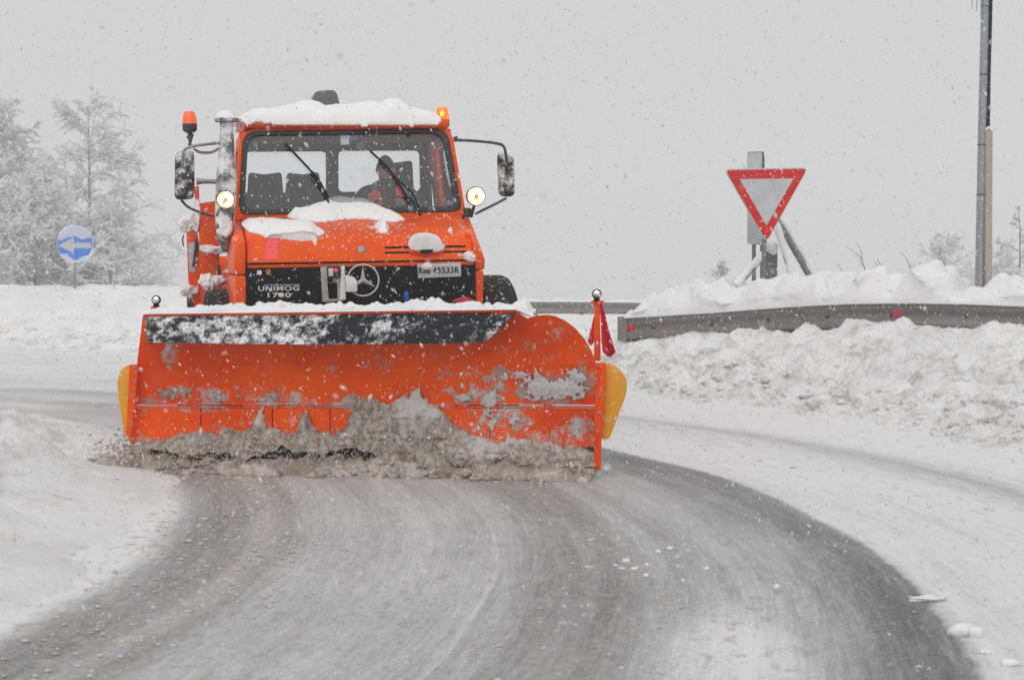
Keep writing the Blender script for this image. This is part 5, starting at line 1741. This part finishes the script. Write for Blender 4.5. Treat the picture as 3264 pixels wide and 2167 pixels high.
# slush plastered on the blade
def crust():
    step = 4.0
    xs_, ys_ = np.arange(404, 1908, step), np.arange(1150, 1486, step)
    X, Y = np.meshgrid(xs_, ys_)
    bx = np.array([(404, 1412), (430, 1402), (470, 1386), (510, 1392), (560, 1380), (600, 1372), (700, 1372), (770, 1362), (806, 1345), (824, 1300), (838, 1300), (856, 1362), (900, 1374), (950, 1372), (966, 1300), (980, 1290), (1000, 1345), (1030, 1376), (1070, 1392), (1110, 1352), (1135, 1290), (1160, 1276), (1220, 1276), (1300, 1262), (1335, 1250), (1362, 1268), (1372, 1292), (1400, 1292), (1440, 1340), (1490, 1368), (1530, 1385), (1580, 1402), (1640, 1392), (1700, 1410), (1780, 1402), (1860, 1420), (1908, 1432)], float)
    bd = np.interp(X, bx[:, 0], bx[:, 1])
    n1 = fbm(X / 46, Y / 46, 0, 5, 91)
    n2 = fbm(X / 15, Y / 15, 0, 4, 93)
    T = (Y - bd) / 60 + n1 * .20 + n2 * .12
    # smeared patches higher up
    def blob(cx_, cy_, rx, ry, amp):
        return amp * (1 - np.hypot((X - cx_) / rx, (Y - cy_) / ry))
    up_ = np.maximum.reduce([blob(1760, 1235, 150, 52, .9), blob(1600, 1205, 130, 26, .55), blob(1830, 1205, 75, 40, .6), blob(1475, 1262, 46, 26, .8), blob(1560, 1268, 52, 50, .8), blob(1820, 1345, 110, 48, .40), blob(1680, 1190, 190, 30, .30), blob(1640, 1340, 120, 60, .40), blob(1570, 1340, 90, 60, .55), blob(1660, 1265, 60, 26, .5),
                             blob(510, 1262, 95, 26, .5), blob(600, 1256, 50, 26, .55), blob(700, 1258, 40, 34, .5), blob(760, 1260, 30, 26, .4), blob(830, 1262, 40, 40, .5), blob(940, 1275, 40, 24, .6), blob(1115, 1280, 46, 28, .7), blob(880, 1262, 26, 34, .4), blob(1420, 1200, 60, 30, .25), blob(546, 1128, 40, 26, .4)])
    T0 = T.copy()
    n0 = fbm(X / 90, Y / 60, 0, 3, 99)
    T = np.maximum(T, up_ * 1.15 + n1 * .20 + n2 * .22 + n0 * .16 + .20 * fbm(X / 6, Y / 6, 0, 3, 101) - .36)
    smear = sstep(-.05, .12, T - np.maximum(T0, -.2))
    T = np.where(Y > 1283, np.maximum(T, -1), T)
    low = 1448 + 12 * fbm(X / 60, 0 * X, 0, 3, 95) - 14 * (sstep(455, 480, X) * (1 - sstep(570, 600, X))) - 15 * sstep(890, 910, X) * (1 - sstep(1140, 1180, X)) + 46 * sstep(1180, 1300, X)
    T = np.where(Y > low, -1, T)
    keepv = T > 0
    th = .012 + .055 * np.clip(T, 0, 1.2) ** .7 + .022 * np.clip(billow(X / 26, Y / 22, 0, 3, 97), -.5, 1) * np.clip(T * 3, 0, 1) + np.clip(T, 0, 1) * .05 * sstep(1240, 1480, Y)
    th = th * (1 - .72 * smear)
    P = BL(X, Y, .014) + pn_ * np.maximum(th, .0)[..., None] * np.clip(T * 6, 0.05, 1)[..., None]
    kq = keepv[:-1, :-1] & keepv[1:, :-1] & keepv[:-1, 1:] & keepv[1:, 1:]
    F = grid_faces(*X.shape, kq)
    V = P.reshape(-1, 3)
    clean = .15 + .9 * np.exp(-(((X - 1350) / 110) ** 2 + ((Y - 1270) / 55) ** 2)) + .85 * np.exp(-(((X - 830) / 26) ** 2 + ((Y - 1320) / 45) ** 2)) + .6 * sstep(1480, 1640, X) * (1 - sstep(1380, 1430, Y)) + .55 * np.exp(-(((X - 1540) / 90) ** 2 + ((Y - 1420) / 40) ** 2)) + .35 * smear * sstep(1450, 1650, X) + .18 * smear
    used = np.unique(F)
    rm = np.zeros(len(V), int)
    rm[used] = np.arange(len(used))
    o = link_mesh('slush_crust', V[used], rm[F][:, ::-1], 'crust', plough, attr={'clean': clean.ravel()[used]})
    tag(o, kind='stuff')
crust()
# wave of slush rolling in front of the blade
def slush_wave():
    us = np.linspace(356, 1876, 620)
    vs = np.linspace(0, 1, 40)
    U, Vv = np.meshgrid(us, vs)
    p0 = PQ + pe * 0
    X0 = PB(us, 1480 + 0 * us, 0)
    uu = (X0 - PQ) @ pe
    w = .30 + .06 * vnoise(uu * 2.2, 0 * uu, 0, 3) + .10 * sstep(-1.3, -1.75, uu)
    h = (.050 + .022 * fbm(uu * 2.5, 0 * uu, 0, 4, 5)) * sstep(0, .12, (us - 338) / 1500 * 3) * (1 - sstep(1810, 1876, us) * .8) + .03 * sstep(.3, 1.4, uu)
    prof = np.sin(np.clip(Vv * 1.0, 0, 1) * math.pi) ** .55
    Z = prof * h[None]
    a = uu[None] * 3 + 0 * Vv
    lum = billow(a * 2.0, Vv * 4, 0, 3, 15) * .034 + billow(a * 5.5, Vv * 9, 0, 3, 17) * .020 + fbm(a * 14, Vv * 22, 0, 3, 19) * .008
    Z = Z + lum * np.sin(Vv * math.pi) ** .7
    off = .02 + Vv * (w[None] + .035 * fbm(a * 1.5, Vv * 0, 0, 3, 21)) + .05 * billow(a * 3, Vv * 3, 0, 2, 25) * np.sin(Vv * math.pi)
    P = PQ + pe * uu[None, :, None] + pn_ * off[..., None]
    P = P + np.array([0, 0, 1.0]) * np.maximum(Z, -.01)[..., None]
    o = link_mesh('slush', P.reshape(-1, 3), grid_faces(*U.shape), 'slush')
    tag(o, 'brown slush rolling along the foot of the orange blade', kind='stuff')
    items = []
    for _ in range(900):
        q = rng.uniform(uu[0] - .08, uu[-1] + .05)
        k = rng.random()
        s = rng.uniform(.006, .03) * (1.5 if rng.random() < .08 else 1)
        d_ = rng.uniform(.04, .30) if k < .85 else rng.uniform(.3, .42)
        z = (.045 * math.sin(min(d_ / .32, 1) * math.pi)) if d_ < .32 else 0
        c_ = PQ + pe * q + pn_ * d_ + np.array([0, 0, max(z, 0) + s * .3])
        items.append((c_, s, _, (1.2, 1.0, .75)))
    V, F = lumps_mesh(items, 1, .5)
    o = link_mesh('slush', V, F, 'slush')
    tag(o, 'loose lumps of brown slush thrown up by the blade', kind='stuff')
slush_wave()
# spray of crumbs flung off the trailing left end
items = []
for k in range(420):
    t = abs(rng.normal(0, 1))
    c_ = PQ + pe * (-1.58 - .13 * t + rng.normal(0, .07)) + pn_ * rng.normal(.06, .14) + np.array([0, 0, abs(rng.normal(.0, .13)) * math.exp(-.35 * t) + .02])
    items.append((c_, rng.uniform(.004, .014), k, (1.3, 1, .8)))
V, F = lumps_mesh(items, 1, .5)
tag(link_mesh('slush_spray', V, F, 'crumb'), 'slush spraying off the left end of the blade', kind='stuff')

items = []
for k in range(5200):
    u_ = rng.uniform(-1.62, 1.5)
    hmax = .10 + .22 * math.exp(-((u_ - .33) / .30) ** 2) + .16 * math.exp(-((u_ + .70) / .10) ** 2) + .14 * math.exp(-((u_ + .38) / .10) ** 2) + .10 * math.exp(-((u_ - .9) / .3) ** 2)
    c_ = PQ + pe * u_ + pn_ * rng.uniform(.10, .34) + np.array([0, 0, .03 + abs(rng.normal(0, 1)) * hmax])
    items.append((c_, rng.uniform(.0014, .0042), k, (1.2, 1, 1)))
V, F = lumps_mesh(items, 1, .5)
tag(link_mesh('slush_spray', V, F, 'crumb'), 'fine powder and drops thrown up in front of the blade', kind='stuff')

# ------------------------------------------------------------------ snow lying on the truck
def bonnet_surf(X, Y):
    A_ = LP(X, Y, NOSE, CREASE, .0)
    B_ = LP(X, Y, CREASE, BASE, .006)
    return xf(TM, np.where((A_[..., 2] > 1.60)[..., None], B_, A_))
UPT = TM[:3, 2] * .88 - TM[:3, 1] * .47
def snow_on(poly, H, fall, label, seed, step=3.0, up=UPT, surf=bonnet_surf, **kw):
    V, F = snow_sheet(poly, step * .8, surf, up, H, fall * 1.5, 1.0, .24, seed, wob_=.10, **kw)
    o = link_mesh('snow', V, F, 'snow_fine')
    return tag(o, label, 'snow')
snow_on([(772, 712), (790, 696), (830, 692), (880, 700), (940, 702), (988, 708), (1022, 730), (1036, 742), (1012, 752), (1006, 786), (996, 766), (960, 768), (915, 762), (862, 762), (830, 748), (795, 738)], .058, 22, 'large white snow patch sliding down the left half of the orange bonnet', 3)
snow_on([(915, 690), (935, 674), (985, 664), (1020, 656), (1046, 640), (1080, 630), (1120, 636), (1165, 640), (1195, 652), (1225, 668), (1262, 685), (1294, 700), (1250, 702), (1180, 698), (1110, 696), (1066, 702), (1000, 706), (955, 704)], .10, 26, 'heaped snow lying below the middle of the windscreen', 8)
snow_on([(1192, 722), (1205, 710), (1218, 704), (1236, 716), (1242, 728), (1234, 744), (1210, 742)], .06, 14, 'small snow clump alone in the middle of the orange bonnet', 12)
snow_on([(1302, 782), (1306, 764), (1330, 754), (1375, 754), (1402, 764), (1412, 790), (1396, 797), (1340, 799), (1308, 796)], .09, 20, 'rounded snow cap on the air scoop above the number plate', 17, surf=lambda X, Y: xf(TM, LP(X, Y, NOSE, CREASE, .06)))
zroof = z_r + .074
def roof_surf(X, Y):
    e = np.clip((1.19 - Y) / .10, 0, 1.2)
    return xf(TM, np.stack([X, Y, zroof - .050 * e ** 2], -1))
def roof_h(X, Y):
    return (.60 - .34 * sstep(.40, .86, X)) + .95 * np.exp(-(((X + .30) / .34) ** 2 + ((Y - 1.75) / .35) ** 2)) + .75 * np.exp(-(((X - .42) / .36) ** 2 + ((Y - 1.6) / .4) ** 2))
x0_, x1_ = RXC - RX_ - .01, RXC + RX_ - .03
V, F = snow_sheet([(x0_ - .01, 1.16), (x0_ + .06, 1.06), (x0_ + .12, 1.10), (x0_ + .25, 1.095), (x0_ + .5, 1.085), (RXC, 1.09), (RXC + .3, 1.085), (x1_ - .36, 1.085), (x1_ - .33, 1.045), (x1_ - .29, 1.085), (x1_ - .12, 1.095), (x1_ - .02, 1.16), (x1_, 1.4), (x1_, 2.44), (x0_, 2.44)], .014, roof_surf, TM[:3, 2] - .32 * TM[:3, 1], .125, .15, 1.4, .26, 31, roof_h, .10)
tag(link_mesh('snow', V, F, 'snow_fine'), 'thick snow cap covering the roof of the orange cab', 'snow')
items = []
for k in range(230):
    a_, b_ = [(900, 730, 110, 36), (1090, 690, 170, 26), (1210, 725, 40, 24), (1355, 775, 50, 22)][int(rng.integers(0, 4))][:2], None
    w_ = {900: (110, 34), 1090: (170, 24), 1210: (40, 22), 1355: (50, 22)}[a_[0]]
    q_ = np.array([a_[0] + rng.normal(0, 1) * w_[0], a_[1] + rng.normal(.25, .8) * w_[1]])
    if not (790 < q_[0] < 1480 and 695 < q_[1] < 832):
        continue
    items.append((bonnet_surf(q_[:1], q_[1:])[0] + UPT * .003, rng.uniform(.003, .010), k, (1.3, 1.1, .6)))
V, F = lumps_mesh(items, 1, .5)
tag(link_mesh('snow_dusting', V, F, 'snow_fine'), 'crumbs of snow scattered on the orange bonnet', kind='stuff')
cs = xf(TM, cp)
def cap_surf(X, Y):
    return np.stack([X, Y, 0 * X + cs[2] + .014], -1)
V, F = snow_sheet([(cs[0] + .095 * math.cos(t), cs[1] + .095 * math.sin(t)) for t in np.arange(20) * math.pi / 10], .008, cap_surf, (0, 0, 1), .065, .07, 1, .2, 37)
tag(link_mesh('snow', V, F, 'snow_fine'), 'round snow cap on top of the grey snorkel beside the cab', 'snow')
def clump(px, py, ly, s, seed, sq, label):
    V, F = lump([0, 0, 0], s, seed, 4, sq, .42)
    V = V * (1 + .16 * fbm(V[:, 0] / s * 2.6, V[:, 1] / s * 2.6, V[:, 2] / s * 2.6, 4, seed + 3))[:, None] + xf(TM, L(px, py, ly))
    tag(link_mesh('snow', V, F, 'snow_fine'), label, 'snow')
clump(716, 722, .62, .075, 5, (.85, .7, 1.15), 'snow clump stuck to the snorkel just below the left headlamp')
clump(598, 716, 2.78, .075, 9, (1.0, 1.2, .8), 'snow clump on top of the orange tool box at the far left of the truck')
clump(628, 690, 2.72, .07, 11, (.5, .7, 2.0), 'snow plastered on the post of the bulkhead beside the left mirror')
clump(673, 794, 2.66, .11, 13, (1.0, .6, .35), 'strip of snow on the ledge of the orange bulkhead behind the snorkel')
clump(668, 900, 1.3, .085, 15, (.8, .9, .75), 'snow clump on top of the left front tyre')
clump(704, 895, 1.05, .06, 17, (.9, .9, .8), 'pinkish snow clump tucked between the left front tyre and fender')
clump(602, 925, 2.7, .07, 19, (.9, .9, .8), 'snow clump hanging from the bottom of the orange tool box')
clump(1495, 820, -.02, .04, 21, (1.0, .6, .8), 'small snow clump above the right end of the grille')
clump(1436, 738, .17, .022, 23, (.8, .6, 1.2), 'tiny snow clump stuck to the right side of the bonnet')
# the ridge along the plough's upper ledge
def ledge_surf(X, Y):
    # X = pixel column along the ledge, Y = metres back from its front edge
    p = PB(X, np.interp(X, [458, 1646, 1700], [1002, 988, 1012]), .19)
    return p - pn_ * Y[..., None]
def ledge():
    us = np.linspace(458, 1700, 460)
    vs = np.linspace(-.02, .20, 22)
    U, Vv = np.meshgrid(us, vs)
    B_ = ledge_surf(U, Vv)
    a = (U - 1100) / 480.0
    H = .030 + .012 * billow(a * 5, Vv * 8, 0, 3, 41) + .013 * billow(a * 15, Vv * 14, 0, 2, 43) + .006 * fbm(a * 30, Vv * 30, 0, 2, 45)
    H = H + .03 * np.exp(-((U - 1310) / 22) ** 2) + .03 * np.exp(-((U - 1370) / 26) ** 2) + .018 * np.exp(-((U - 1085) / 60) ** 2) + .05 * np.exp(-((U - 1668) / 16) ** 2)
    prof = np.clip(np.sin(np.clip((Vv + .02) / .22, 0, 1) * math.pi), 0, 1) ** .5
    P = B_ + np.array([0, 0, 1.0]) * (np.maximum(H, .012) * prof + .002)[..., None]
    P2 = B_ - np.array([0, 0, .006])
    n = U.size
    F1 = grid_faces(*U.shape)
    o = link_mesh('snow', np.concatenate([P.reshape(-1, 3), P2.reshape(-1, 3)]), np.concatenate([F1, F1[:, ::-1] + n]), 'snow')
    tag(o, 'bumpy ridge of snow along the top edge of the orange plough blade', 'snow')
ledge()
V, F = snow_sheet([(812, 985), (815, 968), (826, 958), (845, 966), (880, 962), (890, 956), (905, 962), (940, 968), (965, 985), (968, 1000), (812, 1000)], 2.5, lambda X, Y: xf(TM, L(X, Y, -.12)), -TM[:3, 1], .08, 14, 1, .3, 51)
tag(link_mesh('snow', V, F, 'snow_fine'), 'snow heaped in front of the grille below the raised lettering', 'snow')

# ------------------------------------------------------------------ driver
def skin_mesh(J, E, root=0, sub=2):
    me = bpy.data.meshes.new('s')
    me.from_pydata([tuple(j[0]) for j in J], E, [])
    ob = bpy.data.objects.new('s', me)
    COL.objects.link(ob)
    ob.modifiers.new('skin', 'SKIN')
    sv = me.skin_vertices[0].data
    for i, j in enumerate(J):
        r_ = j[1] if isinstance(j[1], tuple) else (j[1], j[1])
        sv[i].radius = r_
        sv[i].use_root = i == root
    ss = ob.modifiers.new('sub', 'SUBSURF')
    ss.levels = ss.render_levels = sub
    dg = bpy.context.evaluated_depsgraph_get()
    em = bpy.data.meshes.new_from_object(ob.evaluated_get(dg))
    V = np.array([v.co[:] for v in em.vertices])
    F = [tuple(p.vertices) for p in em.polygons]
    bpy.data.objects.remove(ob)
    bpy.data.meshes.remove(em)
    return V, F

hd = L(1229, 543, 1.78)
dx = hd[0]
hipz = hd[2] - .82
hip = np.array([dx + .03, 1.93, hipz])
chest = np.array([dx + .02, 1.95, hd[2] - .33])
neck = np.array([dx + .01, 1.86, hd[2] - .14])
shl, shr = np.array([dx - .19, 1.92, hd[2] - .20]), np.array([dx + .23, 1.95, hd[2] - .18])
ell, elr = np.array([dx - .27, 1.72, hd[2] - .50]), np.array([dx + .30, 1.74, hd[2] - .48])
hnl, hnr = L(1205, 668, 1.46), L(1268, 642, 1.47)
def hand_chain(J, E, wrist_i, palm, fdir, side, curl):
    """palm, four unequal fingers and a thumb, closed over the rim"""
    J.append((palm, .034))
    pi2 = len(J) - 1
    E.append((wrist_i, pi2))
    side = side / np.linalg.norm(side)
    for k, (ln, s) in enumerate(((.075, -.030), (.085, -.010), (.080, .011), (.062, .031))):
        p = palm + side * s + fdir * .03
        prev = pi2
        d = fdir.copy()
        for q in range(3):
            p = p + d * ln / 3
            d = d * .6 + curl * .55
            d /= np.linalg.norm(d)
            J.append((p, .0095 - .001 * q))
            E.append((prev, len(J) - 1))
            prev = len(J) - 1
    t1 = palm - side * .035 + fdir * .0
    J.append((t1, .012))
    E.append((pi2, len(J) - 1))
    J.append((t1 + fdir * .03 - side * .015 + curl * .015, .010))
    E.append((len(J) - 2, len(J) - 1))
J = [(hip, .13), (chest, .125), (neck, .06), (hd - np.array([0, .0, .07]), .055), (shl, .06), (ell, .045), (hnl + np.array([-.02, .08, .02]), .03), (shr, .06), (elr, .045), (hnr + np.array([.03, .08, .0]), .03),
     (hip + np.array([-.10, -.02, -.02]), .085), (hip + np.array([-.13, -.44, .02]), .065), (hip + np.array([-.13, -.52, -.36]), .048), (hip + np.array([.10, -.02, -.02]), .085), (hip + np.array([.13, -.44, .02]), .065), (hip + np.array([.13, -.52, -.36]), .048)]
E = [(0, 1), (1, 2), (2, 3), (2, 4), (4, 5), (5, 6), (2, 7), (7, 8), (8, 9), (0, 10), (10, 11), (11, 12), (0, 13), (13, 14), (14, 15)]
fd = np.array([.1, -.85, .1])
hand_chain(J, E, 6, hnl, fd / np.linalg.norm(fd), np.array([1.0, 0, .2]), np.array([0, -.2, -1.0]))
hand_chain(J, E, 9, hnr, fd / np.linalg.norm(fd), np.array([-1.0, 0, .2]), np.array([0, -.2, -1.0]))
bv, bf = skin_mesh(J, E)
# head with brow, nose, mouth, chin and ears
def head_mesh(c):
    bm = bmesh.new()
    bmesh.ops.create_uvsphere(bm, u_segments=36, v_segments=26, radius=1)
    V = np.array([v.co[:] for v in bm.verts])
    F = [tuple(v.index for v in f.verts) for f in bm.faces]
    bm.free()
    P = V * np.array([.076, .098, .122])
    x, y_, z = V.T
    fr = np.clip(-y_, 0, 1)
    jaw = np.clip(-z - .15, 0, 1)
    P[:, 0] *= 1 - .35 * jaw
    P[:, 1] += .02 * jaw * (y_ > 0) - .004 * jaw
    g = lambda cx2, cz2, sx2, sz2: np.exp(-((x - cx2) / sx2) ** 2 - ((z - cz2) / sz2) ** 2) * fr
    P[:, 1] -= .024 * g(0, -.18, .13, .15) + .012 * g(0, -.03, .10, .2)
    P[:, 1] += .012 * (g(-.36, .02, .17, .09) + g(.36, .02, .17, .09))
    P[:, 1] -= .006 * g(0, .16, .6, .07)
    P[:, 1] -= .006 * g(0, -.46, .28, .05) + .006 * g(0, -.56, .25, .05) - .008 * g(0, -.51, .3, .022)
    P[:, 1] -= .010 * g(0, -.80, .25, .14)
    ear = np.exp(-((y_ - .05) / .16) ** 2 - ((z + .05) / .22) ** 2) * (np.abs(x) > .8)
    P[:, 0] += np.sign(x) * .014 * ear
    t = R(16)
    Rx = np.array([[1, 0, 0], [0, math.cos(t), -math.sin(t)], [0, math.sin(t), math.cos(t)]])
    a2 = R(-12)
    Rz = np.array([[math.cos(a2), -math.sin(a2), 0], [math.sin(a2), math.cos(a2), 0], [0, 0, 1]])
    return P @ Rx.T @ Rz.T + c, F, V
hv, hf, hu = head_mesh(hd)
person = empty('person', xf(TM, hip), 'driver in a dark jacket and orange safety vest behind the truck windscreen', 'person')
mb = MB().add(bv, bf).add(hv, hf)
mb.build('body', 'skin', person, TM, sharp=0)
# knitted cap and beard
keep = [f for f in hf if np.mean([hu[i][2] for i in f]) > .22 or (np.mean([hu[i][1] for i in f]) > .1 and np.mean([hu[i][2] for i in f]) > -.35)]
cv = hd + (hv - hd) * 1.09
MB().add(cv, keep).build('knit_cap', 'hair', person, TM, sharp=0)
keep = [f for f in hf if np.mean([hu[i][2] for i in f]) < -.50 and np.mean([hu[i][1] for i in f]) < .2]
MB().add(hd + (hv - hd) * 1.06, keep).build('beard', 'hair', person, TM, sharp=0)
J2 = [(hip + np.array([0, 0, .02]), .155), (chest, (.165, .15)), (neck + np.array([0, .02, -.05]), .09), (shl, .085), (ell, .066), (hnl + np.array([-.02, .09, .02]), .048), (shr, .085), (elr, .066), (hnr + np.array([.03, .09, .0]), .048)]
jv, jf = skin_mesh(J2, [(0, 1), (1, 2), (2, 3), (3, 4), (4, 5), (2, 6), (6, 7), (7, 8)])
MB().add(jv, jf).build('jacket', 'jacket', person, TM, sharp=0)
col = [neck + np.array([.105 * math.cos(t), .085 * math.sin(t), 0]) for t in np.arange(20) * math.pi / 10]
MB().loft([np.array(col) * 1 + [0, 0, -.10], np.array(col) + [0, -.01, -.03], neck + (np.array(col) - neck) * .92 + [0, -.02, .035]], caps=False).build('collar', 'jacket', person, TM)
def vest_side(s):
    us, vs = np.linspace(0, 1, 14), np.linspace(0, 1, 16)
    U, Vv = np.meshgrid(us, vs)
    # from the front opening round to under the arm, waist to shoulder
    ang = R(-90) + s * R(18 + 62 * 1) * U + s * R(10) * (1 - U) * (1 + .8 * Vv)
    rx, ry = .265 - .06 * Vv ** 3, .26 - .08 * Vv ** 2
    cz = chest[2] - .22 + Vv * .42
    P = np.stack([chest[0] + np.cos(ang) * rx, chest[1] + np.sin(ang) * ry + .03 * Vv, cz - .05 * U * Vv ** 3], -1)
    P[..., 1] += .004 * fbm(U * 4, Vv * 4, 0, 3, 7)
    o = link_mesh('vest_panel', P.reshape(-1, 3), [tuple(f) for f in grid_faces(16, 14)], 'vest', person, TM, sharp=0)
    m_ = o.modifiers.new('thickness', 'SOLIDIFY')
    m_.thickness = .006
    k = 6
    Q = P[:, k:k + 3] + np.array([0, -.008, 0])
    link_mesh('reflective_strip', Q.reshape(-1, 3), [tuple(f) for f in grid_faces(16, 3)], 'reflect', o, TM, sharp=0)
vest_side(-1)
vest_side(1)

# ------------------------------------------------------------------ falling snow
def flakes(n):
    y = 1.6 + (21 - 1.6) * rng.random(n) ** (1 / 2.4)
    x = (rng.random(n) * 2 - 1) * (.335 * y + .4)
    z = np.minimum(1.29 + (rng.random(n) * .50 - .27) * y, 8)
    ok = z > ground_z(x, y, False) + .03
    r_, th_ = pol(x, y)
    x, y, z = x[ok], y[ok], z[ok]
    n = len(x)
    C_ = np.stack([x, y, z], 1)
    # keep the inside of the cab and the truck's body clear
    c2 = C_ @ TI[:3, :3].T + TI[:3, 3]
    inside = (np.abs(c2[:, 0]) < 1.05) & (c2[:, 1] > .9) & (c2[:, 1] < 2.5) & (c2[:, 2] < 2.7)
    C_ = C_[~inside]
    n = len(C_)
    s = np.exp(rng.normal(math.log(.0029), .42, n))
    s = np.minimum(s, .0062)
    s = np.where(C_[:, 1] < 4, s * .7, s)
    d = np.array([.35, -.1, -.75]) + rng.normal(0, .45, (n, 3))
    d /= np.linalg.norm(d, axis=1, keepdims=True)
    a = np.cross(d, rng.normal(0, 1, (n, 3)))
    a /= np.linalg.norm(a, axis=1, keepdims=True)
    b = np.cross(d, a)
    el = rng.uniform(1.1, 2.6, n)
    V = np.stack([C_ + d * (s * el)[:, None], C_ - d * (s * el)[:, None], C_ + a * s[:, None], C_ - a * s[:, None], C_ + b * (s * .8)[:, None], C_ - b * (s * .8)[:, None]], 1).reshape(-1, 3)
    f = np.array([(0, 2, 4), (0, 4, 3), (0, 3, 5), (0, 5, 2), (1, 4, 2), (1, 3, 4), (1, 5, 3), (1, 2, 5)])
    F = (np.arange(n)[:, None, None] * 6 + f[None]).reshape(-1, 3)
    o = link_mesh('falling_snow', V, F, 'rime')
    tag(o, 'snowflakes falling through the air', kind='stuff')
flakes(62000)
